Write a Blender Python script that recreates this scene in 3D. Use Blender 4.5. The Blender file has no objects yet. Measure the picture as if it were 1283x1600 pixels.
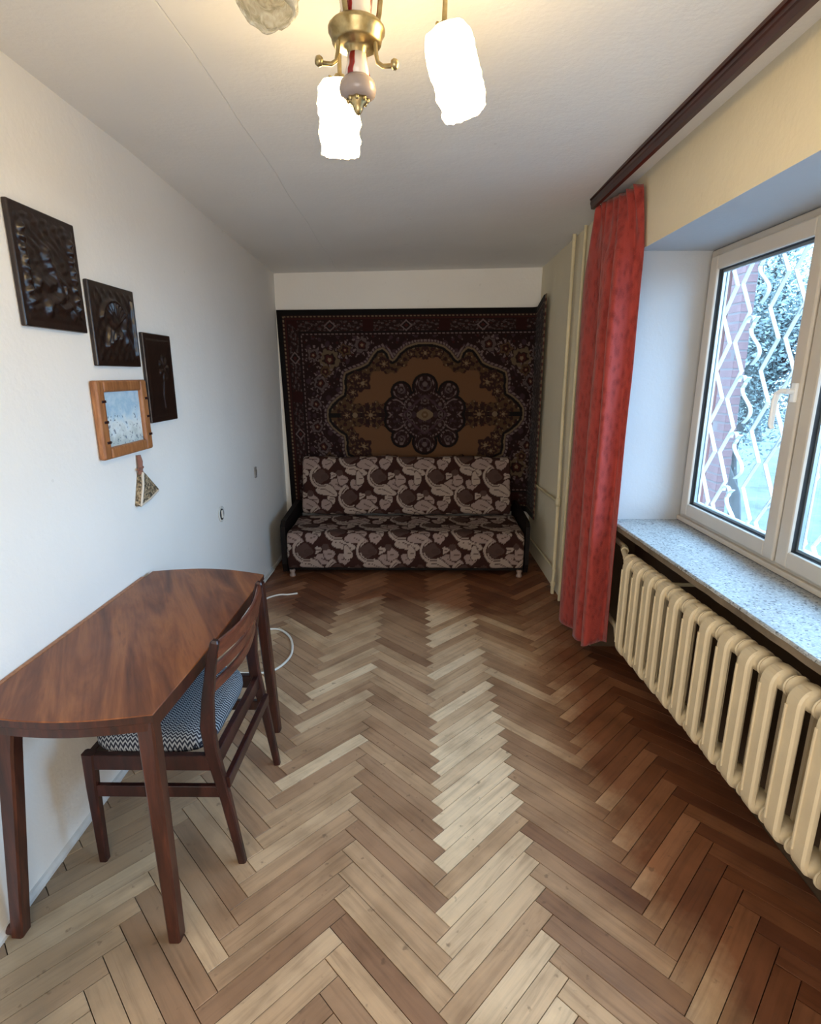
import bpy, bmesh, math, random
import numpy as np
from mathutils import Vector, Matrix, noise as mnoise

S = bpy.context.scene
COL = S.collection
R = random.Random(7)
PI = math.pi

# ------------------------------------------------------------------ camera
F_PX, CAM_H = 850.0, 1.6
cam_d = bpy.data.cameras.new('camera')
cam_d.sensor_fit = 'VERTICAL'
cam_d.sensor_height = 36.0
cam_d.lens = F_PX / 1600.0 * 36.0
cam_d.clip_start = 0.02
cam = bpy.data.objects.new('camera', cam_d)
COL.objects.link(cam)
fy = Vector((650 - 641.5, 585 - 800, F_PX)).normalized()      # room depth axis seen in the camera (right, down, forward)
fz = Vector((1, 0, 0)).cross(fy).normalized()
if fz.y > 0: fz = -fz
fx = fy.cross(fz)
if fx.x < 0: fx = -fx
right = Vector((fx.x, fy.x, fz.x)); down = Vector((fx.y, fy.y, fz.y)); fwd = Vector((fx.z, fy.z, fz.z))
M = Matrix((right, -down, -fwd)).transposed().to_4x4()
M.translation = (0, 0, CAM_H)
cam.matrix_world = M
S.camera = cam

# ------------------------------------------------------------------ world, light, exposure
S.view_settings.view_transform = 'Standard'
S.view_settings.look = 'None'
S.view_settings.gamma = 1.0
S.view_settings.use_curve_mapping = False
S.view_settings.exposure = 1.26
SKY_STRENGTH = 6.7
LAMP_STRENGTH = 13.0
REAR_FILL = 20.0
world = bpy.data.worlds.new('overcast_sky')
S.world = world
world.use_nodes = True
wn = world.node_tree.nodes; wl = world.node_tree.links
wn.clear()
w_out = wn.new('ShaderNodeOutputWorld'); w_bg = wn.new('ShaderNodeBackground')
w_tc = wn.new('ShaderNodeTexCoord'); w_sep = wn.new('ShaderNodeSeparateXYZ'); w_rmp = wn.new('ShaderNodeValToRGB')
w_rmp.color_ramp.elements[0].position = 0.0
w_rmp.color_ramp.elements[0].color = (0.33, 0.52, 0.76, 1)
w_rmp.color_ramp.elements[1].position = 1.0
w_rmp.color_ramp.elements[1].color = (0.48, 0.80, 1.26, 1)
w_bg.inputs['Strength'].default_value = SKY_STRENGTH
wl.new(w_tc.outputs['Generated'], w_sep.inputs[0]); wl.new(w_sep.outputs['Z'], w_rmp.inputs[0])
wl.new(w_rmp.outputs[0], w_bg.inputs['Color']); wl.new(w_bg.outputs[0], w_out.inputs[0])
# portal in the window opening: only guides sky sampling
pl = bpy.data.lights.new('window_portal', 'AREA')
pl.shape = 'RECTANGLE'; pl.size = 2.2; pl.size_y = 1.25
pl.cycles.is_portal = True
plo = bpy.data.objects.new('window_portal', pl); COL.objects.link(plo)
plo.location = (1.56, 1.69, 1.52); plo.rotation_euler = (0, PI / 2, PI)
plo.rotation_euler = Vector((-1, 0, 0)).to_track_quat('-Z', 'Y').to_euler()

# added fill light behind the camera, brightens the far end of the room
dl = bpy.data.lights.new('rear_fill_light', 'AREA')
dl.shape = 'RECTANGLE'; dl.size = 1.5; dl.size_y = 2.0; dl.energy = REAR_FILL; dl.color = (1.0, 0.94, 0.86)
dlo = bpy.data.objects.new('rear_fill_light', dl); COL.objects.link(dlo)
dlo.location = (-0.05, -1.27, 1.02); dlo.rotation_euler = Vector((0, 1, 0)).to_track_quat('-Z', 'Y').to_euler()

# ------------------------------------------------------------------ helpers
def lin(r, g, b):
    f = lambda c: (c / 255 / 12.92) if c / 255 <= 0.04045 else ((c / 255 + 0.055) / 1.055) ** 2.4
    return (f(r), f(g), f(b), 1.0)

class NT:
    """small node-tree builder"""
    def __init__(s, name):
        s.m = bpy.data.materials.new(name); s.m.use_nodes = True
        s.t = s.m.node_tree; s.t.nodes.clear()
        s.out = s.n('ShaderNodeOutputMaterial')
    def n(s, typ, **kw):
        x = s.t.nodes.new(typ)
        for k, v in kw.items(): setattr(x, k, v)
        return x
    def l(s, a, b): s.t.links.new(a, b)
    def put(s, sock, v):
        if isinstance(v, bpy.types.NodeSocket): s.l(v, sock)
        else: sock.default_value = v
    def math(s, op, a, b=0.0, c=0.0, clamp=False):
        x = s.n('ShaderNodeMath', operation=op, use_clamp=clamp)
        s.put(x.inputs[0], a); s.put(x.inputs[1], b); s.put(x.inputs[2], c)
        return x.outputs[0]
    def mix(s, f, a, b, blend='MIX'):
        x = s.n('ShaderNodeMix', data_type='RGBA', blend_type=blend)
        s.put(x.inputs[0], f); s.put(x.inputs[6], a); s.put(x.inputs[7], b)
        return x.outputs[2]
    def coord(s, which='Object', scale=(1, 1, 1), loc=(0, 0, 0), rot=(0, 0, 0)):
        tc = s.n('ShaderNodeTexCoord'); mp = s.n('ShaderNodeMapping')
        mp.inputs['Scale'].default_value = scale; mp.inputs['Location'].default_value = loc; mp.inputs['Rotation'].default_value = rot
        s.l(tc.outputs[which], mp.inputs[0]); return mp.outputs[0]
    def noise(s, vec, scale=5.0, detail=3.0, rough=0.55, dist=0.0):
        x = s.n('ShaderNodeTexNoise')
        x.inputs['Scale'].default_value = scale; x.inputs['Detail'].default_value = detail
        x.inputs['Roughness'].default_value = rough; x.inputs['Distortion'].default_value = dist
        if vec is not None: s.l(vec, x.inputs['Vector'])
        return x.outputs['Fac']
    def ramp(s, f, stops):
        x = s.n('ShaderNodeValToRGB'); e = x.color_ramp.elements
        while len(e) < len(stops): e.new(0.5)
        for i, (p, c) in enumerate(stops):
            e[i].position = p; e[i].color = c if len(c) == 4 else (*c, 1)
        s.l(f, x.inputs[0]); return x.outputs[0]
    def bump(s, h, strength=0.3, dist=0.01):
        x = s.n('ShaderNodeBump'); x.inputs['Strength'].default_value = strength; x.inputs['Distance'].default_value = dist
        s.l(h, x.inputs['Height']); return x.outputs[0]
    def bsdf(s, color, rough=0.5, metal=0.0, normal=None, spec=0.5, **kw):
        x = s.n('ShaderNodeBsdfPrincipled')
        s.put(x.inputs['Base Color'], color); s.put(x.inputs['Roughness'], rough); s.put(x.inputs['Metallic'], metal)
        s.put(x.inputs['Specular IOR Level'], spec)
        if normal is not None: s.l(normal, x.inputs['Normal'])
        for k, v in kw.items(): s.put(x.inputs[k], v)
        return x.outputs[0]
    def done(s, sh): s.l(sh, s.out.inputs[0]); return s.m

def plain(name, c, rough=0.5, metal=0.0, bump=0.0, bscale=60, var=0.08, spec=0.5):
    t = NT(name); co = t.coord()
    f = t.noise(co, bscale, 4)
    dark = tuple(v * (1 - var) for v in c[:3]) + (1,)
    lite = tuple(min(1, v * (1 + var)) for v in c[:3]) + (1,)
    colr = t.ramp(t.noise(co, 6, 3), [(0.3, dark), (0.7, lite)])
    return t.done(t.bsdf(colr, rough, metal, t.bump(f, bump, 0.004) if bump else None, spec))

class MB:
    """collects geometry for one mesh object"""
    def __init__(s): s.v = []; s.f = []; s.sm = []; s.mi = []
    def add(s, vs, fs, smooth=False, mi=0):
        o = len(s.v); s.v += [tuple(p) for p in vs]
        for f in fs: s.f.append([o + i for i in f]); s.sm.append(smooth); s.mi.append(mi)
    def box(s, lo, hi, mi=0):
        x0, y0, z0 = lo; x1, y1, z1 = hi
        s.add([(x0, y0, z0), (x1, y0, z0), (x1, y1, z0), (x0, y1, z0), (x0, y0, z1), (x1, y0, z1), (x1, y1, z1), (x0, y1, z1)],
              [(0, 3, 2, 1), (4, 5, 6, 7), (0, 1, 5, 4), (1, 2, 6, 5), (2, 3, 7, 6), (3, 0, 4, 7)], mi=mi)
    def bbox(s, lo, hi, b=0.004, seg=2, mi=0):
        bm = bmesh.new(); bmesh.ops.create_cube(bm, size=1)
        for v in bm.verts:
            v.co = Vector([(lo[i] + hi[i]) / 2 + v.co[i] * (hi[i] - lo[i]) for i in range(3)])
        bmesh.ops.bevel(bm, geom=bm.edges[:], offset=b, segments=seg, affect='EDGES', profile=0.5)
        s.frombm(bm, mi)
    def frombm(s, bm, mi=0, smooth=False):
        bm.verts.index_update()
        s.add([v.co[:] for v in bm.verts], [[v.index for v in f.verts] for f in bm.faces], smooth, mi); bm.free()
    def loft(s, rings, closed=True, caps=True, smooth=True, mi=0):
        n = len(rings[0]); vs = [p for r in rings for p in r]; fs = []
        for i in range(len(rings) - 1):
            for j in range(n if closed else n - 1):
                k = (j + 1) % n
                fs.append((i * n + j, i * n + k, (i + 1) * n + k, (i + 1) * n + j))
        s.add(vs, fs, smooth, mi)
        if caps:
            s.add(rings[0], [tuple(reversed(range(n)))], False, mi); s.add(rings[-1], [tuple(range(n))], False, mi)
    def tube(s, pts, r, seg=10, caps=True, mi=0, ref=None, flat=1.0):
        """round tube along pts (r: number or list); flat squashes the section along the second axis"""
        pts = [Vector(p) for p in pts]; rings = []
        ref = Vector(ref) if ref else None; prev = None
        for i, p in enumerate(pts):
            d = (pts[min(i + 1, len(pts) - 1)] - pts[max(i - 1, 0)]).normalized()
            if ref is not None: a = ref - d * ref.dot(d)
            elif prev is not None: a = prev - d * prev.dot(d)
            else: a = d.orthogonal()
            a.normalize(); prev = a; b = d.cross(a)
            rr = r[i] if isinstance(r, (list, tuple)) else r
            rings.append([p + a * rr * math.cos(2 * PI * k / seg) + b * rr * flat * math.sin(2 * PI * k / seg) for k in range(seg)])
        s.loft(rings, True, caps, True, mi)
    def bar(s, pts, w, h, side, bev=0.2, caps=True, mi=0, smooth=False):
        """rounded-rectangle bar along pts; w is the size along `side`, h across it (numbers or lists)"""
        pts = [Vector(p) for p in pts]; side = Vector(side); rings = []
        for i, p in enumerate(pts):
            d = (pts[min(i + 1, len(pts) - 1)] - pts[max(i - 1, 0)]).normalized()
            a = (side - d * side.dot(d)).normalized(); b = d.cross(a)
            ww = (w[i] if isinstance(w, (list, tuple)) else w) / 2; hh = (h[i] if isinstance(h, (list, tuple)) else h) / 2
            c = bev * min(ww, hh)
            prof = [(ww, -hh + c), (ww, hh - c), (ww - c, hh), (-ww + c, hh), (-ww, hh - c), (-ww, -hh + c), (-ww + c, -hh), (ww - c, -hh)]
            rings.append([p + a * x + b * y for x, y in prof])
        s.loft(rings, True, caps, smooth, mi)
    def lathe(s, prof, c=(0, 0, 0), axis=(0, 0, 1), seg=24, smooth=True, mi=0, caps=False):
        ax = Vector(axis).normalized(); a = ax.orthogonal().normalized(); b = ax.cross(a); c = Vector(c)
        s.loft([[c + ax * z + (a * math.cos(2 * PI * k / seg) + b * math.sin(2 * PI * k / seg)) * max(r, 1e-5) for k in range(seg)] for r, z in prof],
               True, caps, smooth, mi)
    def build(s, name, mats, parent=None, loc=None):
        me = bpy.data.meshes.new(name); me.from_pydata(s.v, [], s.f)
        me.polygons.foreach_set('use_smooth', s.sm); me.polygons.foreach_set('material_index', s.mi)
        for m in (mats if isinstance(mats, (list, tuple)) else [mats]): me.materials.append(m)
        bm = bmesh.new(); bm.from_mesh(me); bmesh.ops.recalc_face_normals(bm, faces=bm.faces[:]); bm.to_mesh(me); bm.free()
        return link(name, me, parent, loc)

def link(name, me, parent=None, loc=None):
    o = bpy.data.objects.new(name, me); COL.objects.link(o)
    if parent is not None:
        o.parent = parent
        p = Vector((0, 0, 0)); q = parent
        while q is not None: p += q.location; q = q.parent
        o.location = -p if loc is None else Vector(loc) - p      # geometry is given in room coordinates
    elif loc: o.location = loc
    return o

def thing(name, label, cat, loc=(0, 0, 0), group=None):
    o = bpy.data.objects.new(name, None); COL.objects.link(o); o.location = loc
    o.empty_display_size = 0.1
    return tag(o, label, cat, group)
def tag(o, label, cat, group=None):
    o['label'] = label; o['category'] = cat
    if group: o['group'] = group
    return o
def struct(o): o['kind'] = 'structure'; return o

def grid_mesh(name, P, colors=None, smooth=True, mats=None, parent=None):
    """P: (n,m,3) numpy grid -> mesh, colours per vertex in attribute 'print'"""
    n, m = P.shape[:2]
    idx = np.arange(n * m).reshape(n, m)
    q = np.stack([idx[:-1, :-1], idx[1:, :-1], idx[1:, 1:], idx[:-1, 1:]], -1).reshape(-1, 4)
    me = bpy.data.meshes.new(name)
    me.vertices.add(n * m); me.vertices.foreach_set('co', P.reshape(-1).astype(np.float32))
    me.loops.add(q.size); me.loops.foreach_set('vertex_index', q.reshape(-1).astype(np.int32))
    me.polygons.add(len(q)); me.polygons.foreach_set('loop_start', np.arange(0, q.size, 4, dtype=np.int32))
    me.polygons.foreach_set('use_smooth', np.full(len(q), smooth))
    if colors is not None:
        a = me.color_attributes.new('print', 'FLOAT_COLOR', 'POINT')
        c = np.ones((n * m, 4), np.float32); c[:, :3] = colors.reshape(-1, 3); a.data.foreach_set('color', c.reshape(-1))
    me.update(calc_edges=True); me.validate()
    if mats: me.materials.append(mats)
    return link(name, me, parent)

# ------------------------------------------------------------------ materials
def wall_paint(name, c, grime=0.06):
    t = NT(name); co = t.coord()
    big = t.noise(co, 1.3, 4, 0.6)
    colr = t.ramp(big, [(0.3, tuple(v * (1 - grime) for v in c[:3])), (0.7, c)])
    spots = t.math('GREATER_THAN', t.noise(co, 14, 2), 0.76)
    colr = t.mix(t.math('MULTIPLY', spots, 0.12), colr, lin(150, 140, 125))
    h = t.math('ADD', t.noise(co, 2.5, 3), t.math('MULTIPLY', t.noise(co, 55, 5), 0.18))
    return t.done(t.bsdf(colr, 0.75, 0, t.bump(h, 0.30, 0.02), 0.25))
M_WALL = wall_paint('white_wall_paint', lin(237, 234, 228), 0.04)
M_WALL_R = wall_paint('cream_wall_paint', lin(230, 219, 192), 0.04)
M_CEIL = wall_paint('ceiling_whitewash', lin(232, 231, 228), 0.05)
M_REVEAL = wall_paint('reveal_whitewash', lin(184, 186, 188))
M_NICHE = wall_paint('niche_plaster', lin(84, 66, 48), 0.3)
M_BRICK_OUT = plain('outer_brickwork', lin(118, 74, 68), 0.85, bump=0.4, bscale=30, var=0.25)
M_PVC = plain('window_plastic', lin(200, 192, 179), 0.35, var=0.03)
M_GASKET = plain('black_gasket', lin(40, 42, 44), 0.6)
M_RAD = plain('radiator_enamel', lin(208, 192, 160), 0.42, bump=0.25, bscale=40, var=0.08)
M_PIPE = plain('pipe_enamel', lin(214, 202, 168), 0.4, bump=0.1)
M_BASE = plain('baseboard_paint', lin(205, 205, 202), 0.6, bump=0.4, bscale=35, var=0.2)

def wood(name, stops, rough=0.3, scale=(14, 1.0, 14), rot=(0, 0, 0), bump=0.05, coat=0.0):
    t = NT(name); co = t.coord('Object', scale, (0, 0, 0), rot)
    g = t.noise(co, 3.0, 6, 0.6, 0.5)
    fine = t.noise(t.coord('Object', tuple(v * 6 for v in scale), (3, 1, 2), rot), 4.0, 3)
    f = t.math('ADD', g, t.math('MULTIPLY', t.math('SUBTRACT', fine, 0.5), 0.25))
    colr = t.ramp(f, stops)
    rr = t.math('ADD', t.math('MULTIPLY', t.noise(t.coord(), 5, 4), 0.2), rough - 0.1)
    return t.done(t.bsdf(colr, rr, 0, t.bump(fine, bump, 0.002), 0.5, **{'Coat Weight': coat, 'Coat Roughness': 0.25}))
TABLE_STOPS = [(0.28, lin(74, 38, 20)), (0.46, lin(112, 64, 36)), (0.62, lin(142, 88, 50)), (0.76, lin(94, 51, 27))]
DARK_STOPS = [(0.3, lin(26, 11, 10)), (0.55, lin(50, 22, 18)), (0.75, lin(72, 35, 27))]
M_TABLE_LEG = wood('table_leg_wood', [(0.3, lin(36, 16, 11)), (0.55, lin(62, 29, 19)), (0.75, lin(84, 43, 28))], 0.35, (16, 16, 1.4))
M_CHAIR = wood('chair_wood', DARK_STOPS, 0.35, (12, 12, 2))
M_CHAIR_SLAT = wood('chair_slat_wood', [(0.3, lin(64, 29, 20)), (0.55, lin(100, 53, 36)), (0.75, lin(126, 72, 46))], 0.3, (14, 2, 14))
M_CORNICE = wood('cornice_wood', [(0.3, lin(34, 12, 8)), (0.7, lin(66, 28, 18))], 0.35, (14, 1, 14))
M_FRAME_WOOD = wood('honey_wood', [(0.3, lin(126, 78, 44)), (0.55, lin(160, 106, 64)), (0.75, lin(180, 128, 84))], 0.4, (20, 20, 3))
M_SOFA_DARK = plain('sofa_dark_wood', lin(18, 11, 9), 0.6, var=0.2, spec=0.2)

def print_cloth(name, rough=0.9, bump=0.5, bscale=350, sheen=0.2):
    t = NT(name)
    a = t.n('ShaderNodeAttribute', attribute_name='print')
    co = t.coord(); f = t.noise(co, bscale, 2)
    c = t.mix(0.25, a.outputs['Color'], t.ramp(f, [(0.3, (0.5, 0.5, 0.5)), (0.7, (1, 1, 1))]), 'MULTIPLY')
    return t.done(t.bsdf(c, rough, 0, t.bump(f, bump, 0.003), 0.15, **{'Sheen Weight': sheen}))
M_CARPET = print_cloth('carpet_pile', 0.95, 0.6, 260, 0.05)
M_SOFA = print_cloth('sofa_fabric', 0.9, 0.3, 400, 0.0)

# parquet: colour from each plank's tint, painted sheen included, and uv grain
def parquet_mat():
    t = NT('parquet_oak')
    tint = t.n('ShaderNodeAttribute', attribute_name='tint')
    sep = t.n('ShaderNodeSeparateColor'); t.l(tint.outputs['Color'], sep.inputs[0])
    uv = t.n('ShaderNodeUVMap', uv_map='UVMap')
    mp = t.n('ShaderNodeMapping'); mp.inputs['Scale'].default_value = (3.0, 46, 1); t.l(uv.outputs[0], mp.inputs[0])
    g = t.noise(mp.outputs[0], 1.0, 5, 0.65, 0.6)
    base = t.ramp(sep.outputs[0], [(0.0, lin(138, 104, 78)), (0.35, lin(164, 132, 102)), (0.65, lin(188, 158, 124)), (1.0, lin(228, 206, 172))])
    c = t.mix(0.75, base, t.ramp(g, [(0.25, (0.50, 0.44, 0.40)), (0.5, (0.95, 0.93, 0.92)), (0.7, (1.12, 1.08, 1.04))]), 'MULTIPLY')
    geo = t.n('ShaderNodeNewGeometry'); pos = t.n('ShaderNodeSeparateXYZ'); t.l(geo.outputs['Position'], pos.inputs[0])
    n1 = t.n('ShaderNodeTexNoise'); n1.inputs['Scale'].default_value = 1.6; n1.inputs['Detail'].default_value = 6; n1.inputs['Roughness'].default_value = 0.65
    t.l(geo.outputs['Position'], n1.inputs['Vector'])
    wob = t.math('MULTIPLY', t.math('SUBTRACT', n1.outputs['Fac'], 0.5), 0.9)
    # varnish left along the right wall and by the sofa, worn off along the walked middle
    dx = t.math('ADD', t.math('SUBTRACT', pos.outputs['X'], 0.60), wob)
    dy = t.math('ADD', t.math('MULTIPLY', t.math('SUBTRACT', pos.outputs['Y'], 3.35), 0.8), wob)
    var = t.math('MULTIPLY', t.math('MAXIMUM', dx, dy), 3.5, clamp=True)
    c = t.mix(t.math('MULTIPLY', var, 0.9), c, t.mix(1.0, c, lin(164, 114, 88), 'MULTIPLY'))
    n4 = t.n('ShaderNodeTexNoise'); n4.inputs['Scale'].default_value = 5.5; n4.inputs['Detail'].default_value = 5
    t.l(geo.outputs['Position'], n4.inputs['Vector'])
    c = t.mix(t.ramp(n4.outputs['Fac'], [(0.45, (0, 0, 0)), (0.7, (0.45, 0.45, 0.45))]), c, t.mix(1.0, c, lin(170, 156, 140), 'MULTIPLY'))
    # grey foot-worn dirt beside the left wall
    gx = t.math('MULTIPLY', t.math('ADD', t.math('SUBTRACT', -0.55, pos.outputs['X']), wob), 2.4, clamp=True)
    gy = t.math('MULTIPLY', t.math('SUBTRACT', 2.1, pos.outputs['Y']), 1.6, clamp=True)
    c = t.mix(t.math('MULTIPLY', t.math('MULTIPLY', gx, gy), 0.6), c, lin(112, 103, 86))
    sp = t.n('ShaderNodeTexNoise'); sp.inputs['Scale'].default_value = 26; sp.inputs['Detail'].default_value = 3
    t.l(geo.outputs['Position'], sp.inputs['Vector'])
    c = t.mix(t.ramp(sp.outputs['Fac'], [(0.66, (0, 0, 0)), (0.74, (0.55, 0.55, 0.55))]), c, lin(84, 62, 44))
    rough = t.math('ADD', t.math('MULTIPLY', g, 0.22), t.math('SUBTRACT', 0.42, t.math('MULTIPLY', var, 0.08)))
    rough = t.math('ADD', rough, t.math('MULTIPLY', t.math('SUBTRACT', sep.outputs[1], 0.5), 0.14))
    return t.done(t.bsdf(c, rough, 0, t.bump(g, 0.12, 0.002), 0.5))
M_PARQ = parquet_mat()
M_SUB = plain('floor_joint_dirt', lin(44, 34, 26), 0.9)

# ------------------------------------------------------------------ room shell
XL, XR, YB, YF, ZC = -1.207, 1.063, 4.95, -1.3, 2.51
X_OUT, Y_W0, Y_W1, Z_SILL, Z_HEAD = 1.585, 0.55, 2.835, 0.81, 2.172
X_NICHE = 1.27

mb = MB(); mb.box((XL, YF, -0.08), (X_NICHE, YB, -0.016))
floor = struct(mb.build('floor', M_SUB))

# herringbone planks
PW, PL = 0.0638, 0.447
S2 = math.sqrt(2)
def to_room(u, v): return ((u - v) / S2 + 0.107, (u + v) / S2 + 1.315 - PW / S2)
def clip(poly, x0, x1, y0, y1):
    for ax, lim, sgn in ((0, x0, 1), (0, x1, -1), (1, y0, 1), (1, y1, -1)):
        out = []
        for i in range(len(poly)):
            a, b = poly[i], poly[(i + 1) % len(poly)]
            da, db = (a[ax] - lim) * sgn, (b[ax] - lim) * sgn
            if da >= 0: out.append(a)
            if (da >= 0) != (db >= 0):
                k = da / (da - db); out.append((a[0] + (b[0] - a[0]) * k, a[1] + (b[1] - a[1]) * k))
        poly = out
        if len(poly) < 3: return []
    return poly
planks = []
for col in range(-3, 4):
    for k in range(-60, 70):
        for kind in (0, 1):
            if kind == 0: u0, u1, v0, v1 = k * PW, k * PW + PL, k * PW, (k + 1) * PW
            else: u0, u1, v0, v1 = k * PW + PL, (k + 1) * PW + PL, (k + 1) * PW - PL, (k + 1) * PW
            u0 += col * PL; u1 += col * PL; v0 -= col * PL; v1 -= col * PL
            g = 0.0011
            poly = [to_room(*p) for p in ((u0 + g, v0 + g), (u1 - g, v0 + g), (u1 - g, v1 - g), (u0 + g, v1 - g))]
            cp = clip(poly, XL + 0.004, X_NICHE - 0.002, YF + 0.01, YB - 0.005)
            if cp and abs(sum(cp[i][0] * cp[(i + 1) % len(cp)][1] - cp[(i + 1) % len(cp)][0] * cp[i][1] for i in range(len(cp)))) > 0.0016:
                planks.append((cp, poly, kind))
def seen_score(cp):
    x = sum(p[0] for p in cp) / len(cp); y = sum(p[1] for p in cp) / len(cp)
    d = Vector((x, y, -CAM_H)); c = Vector((d.dot(right), d.dot(down), d.dot(fwd)))
    if c.z < 0.3: return 0
    px, py = 641.5 + F_PX * c.x / c.z, 800 + F_PX * c.y / c.z
    if not (-40 < px < 1320 and py < 1660): return 0
    if x > 1.06 or y > 4.2: return 0
    return 1 / d.length_squared ** 1.5
planks.sort(key=lambda p: -seen_score(p[0]))
def plank_geo(cp, poly, kind, rr):
    n = len(cp); cx = sum(p[0] for p in cp) / n; cy = sum(p[1] for p in cp) / n
    lift = rr.uniform(-0.0007, 0.0007); tx, ty = rr.uniform(-0.004, 0.004), rr.uniform(-0.004, 0.004)
    top = []; lo = []
    for (x, y) in cp:
        d = math.hypot(x - cx, y - cy); e = max(0.0, 1 - 0.0012 / max(d, 0.01))
        top.append((cx + (x - cx) * e, cy + (y - cy) * e, lift + (x - cx) * tx + (y - cy) * ty)); lo.append((x, y, lift - 0.0011 + (x - cx) * tx + (y - cy) * ty))
    bot = [(x, y, -0.016) for x, y in cp]
    vs = top + lo + bot
    fs = [tuple(range(n))] + [(i, i + n, (i + 1) % n + n, (i + 1) % n) for i in range(n)] + [(i + n, i + 2 * n, (i + 1) % n + 2 * n, (i + 1) % n + n) for i in range(n)]
    o = poly[0]
    du = Vector((1, 1)) / S2 if kind == 0 else Vector((1, -1)) / S2
    dv = Vector((-du.y, du.x)); ou, ov = rr.uniform(0, 50), rr.uniform(0, 50)
    uvs = [((Vector((v[0] - o[0], v[1] - o[1])).dot(du) + ou), (Vector((v[0] - o[0], v[1] - o[1])).dot(dv) + ov)) for v in vs]
    return vs, fs, uvs, (min(1, max(0, rr.gauss((0.60 if kind == 0 else 0.40) + (0.32 if kind == 0 and 0.0 < cx < 0.5 else 0), 0.2))), rr.random(), rr.random(), 1)  # one plank direction lighter: painted-in sheen; its worn middle strip paler still
def plank_mesh(name, items, rr):
    V = []; Fc = []; UV = []; T = []
    for it in items:
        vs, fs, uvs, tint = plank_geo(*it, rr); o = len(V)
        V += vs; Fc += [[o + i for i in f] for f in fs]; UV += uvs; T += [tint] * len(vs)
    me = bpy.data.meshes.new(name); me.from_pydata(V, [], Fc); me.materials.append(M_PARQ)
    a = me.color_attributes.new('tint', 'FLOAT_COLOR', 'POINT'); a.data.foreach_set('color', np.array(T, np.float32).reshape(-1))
    u = me.uv_layers.new(name='UVMap')
    li = np.empty(len(me.loops), np.int32); me.loops.foreach_get('vertex_index', li)
    u.data.foreach_set('uv', np.array(UV, np.float32)[li].reshape(-1))
    return me
rr = random.Random(11)
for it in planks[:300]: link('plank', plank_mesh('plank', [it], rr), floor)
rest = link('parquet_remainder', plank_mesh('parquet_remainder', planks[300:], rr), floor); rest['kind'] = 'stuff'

def ceil_z(x, y):
    k = max(0.0, min(1.0, (y - 2.6) / (YB - 2.6))); f = (x - XL) / (XR - XL)
    return ZC - k * (0.082 * (1 - f) + 0.036 * f)
mb = MB(); mb.box((XL - 0.1, YF - 0.1, ZC + 0.03), (1.75, YB + 0.1, ZC + 0.12))
ceiling = struct(mb.build('ceiling', M_CEIL))
for i, (a, b) in enumerate(((XL - 0.02, -0.654), (-0.654, XR + 0.05))):
    n = 26; mb = MB(); dz = (0.0, 0.0015)[i]
    rings = []
    for j in range(n + 1):
        y = YF - 0.02 + (YB - YF + 0.06) * j / n
        wob = 0.004 * math.sin(j * 1.9 + i) if 0 < i else 0; wob2 = 0.004 * math.sin(j * 1.9 + i + 1) if i < 1 else 0
        za, zb = ceil_z(a, y) - dz, ceil_z(b, y) - dz
        x0, x1 = a + 0.0004 + wob, b - 0.0004 + wob2
        rings.append([(x0, y, za + 0.03), (x0, y, za + 0.0025), (x0 + 0.004, y, za), (x0 + (x1 - x0) / 3, y, za + (zb - za) / 3), (x0 + 2 * (x1 - x0) / 3, y, za + 2 * (zb - za) / 3), (x1 - 0.004, y, zb), (x1, y, zb + 0.0025), (x1, y, zb + 0.03)])
    mb.loft(rings, True, True, False); mb.build('ceiling_slab', M_CEIL, ceiling)

mb = MB(); mb.box((XL - 0.12, YF - 0.1, -0.08), (XL, YB + 0.1, ZC + 0.03)); struct(mb.build('wall_left', M_WALL))
mb = MB(); mb.box((XL, YB, -0.08), (XR + 0.1, YB + 0.12, ZC + 0.03)); struct(mb.build('wall_back', M_WALL))
mb = MB(); mb.box((XL, YF - 0.12, -0.08), (X_OUT, YF, ZC + 0.03)); struct(mb.build('wall_front', M_WALL))
XI = 1.50                                                              # inner plastered leaf to XI, brick leaf outside it
Y_N = 3.02                                                             # niche end, behind the curtain
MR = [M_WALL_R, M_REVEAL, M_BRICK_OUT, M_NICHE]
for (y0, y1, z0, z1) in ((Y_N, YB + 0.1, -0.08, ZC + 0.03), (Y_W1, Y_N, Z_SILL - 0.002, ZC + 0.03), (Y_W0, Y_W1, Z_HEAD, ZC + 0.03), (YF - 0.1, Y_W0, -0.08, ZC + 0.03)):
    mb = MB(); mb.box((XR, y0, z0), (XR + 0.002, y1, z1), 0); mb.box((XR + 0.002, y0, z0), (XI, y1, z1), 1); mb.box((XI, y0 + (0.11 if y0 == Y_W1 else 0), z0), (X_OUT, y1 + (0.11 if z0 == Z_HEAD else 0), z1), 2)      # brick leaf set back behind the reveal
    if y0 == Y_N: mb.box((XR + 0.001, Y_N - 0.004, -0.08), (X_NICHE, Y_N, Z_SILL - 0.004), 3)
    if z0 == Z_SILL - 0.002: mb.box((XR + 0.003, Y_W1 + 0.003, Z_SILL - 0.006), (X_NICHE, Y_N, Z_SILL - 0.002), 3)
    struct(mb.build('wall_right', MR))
mb = MB(); mb.box((X_NICHE, Y_W0, -0.08), (XI, Y_N, Z_SILL - 0.002), 3); mb.box((XI, Y_W0, -0.08), (X_OUT, Y_N, Z_SILL - 0.02), 2); struct(mb.build('wall_right', MR))

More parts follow.
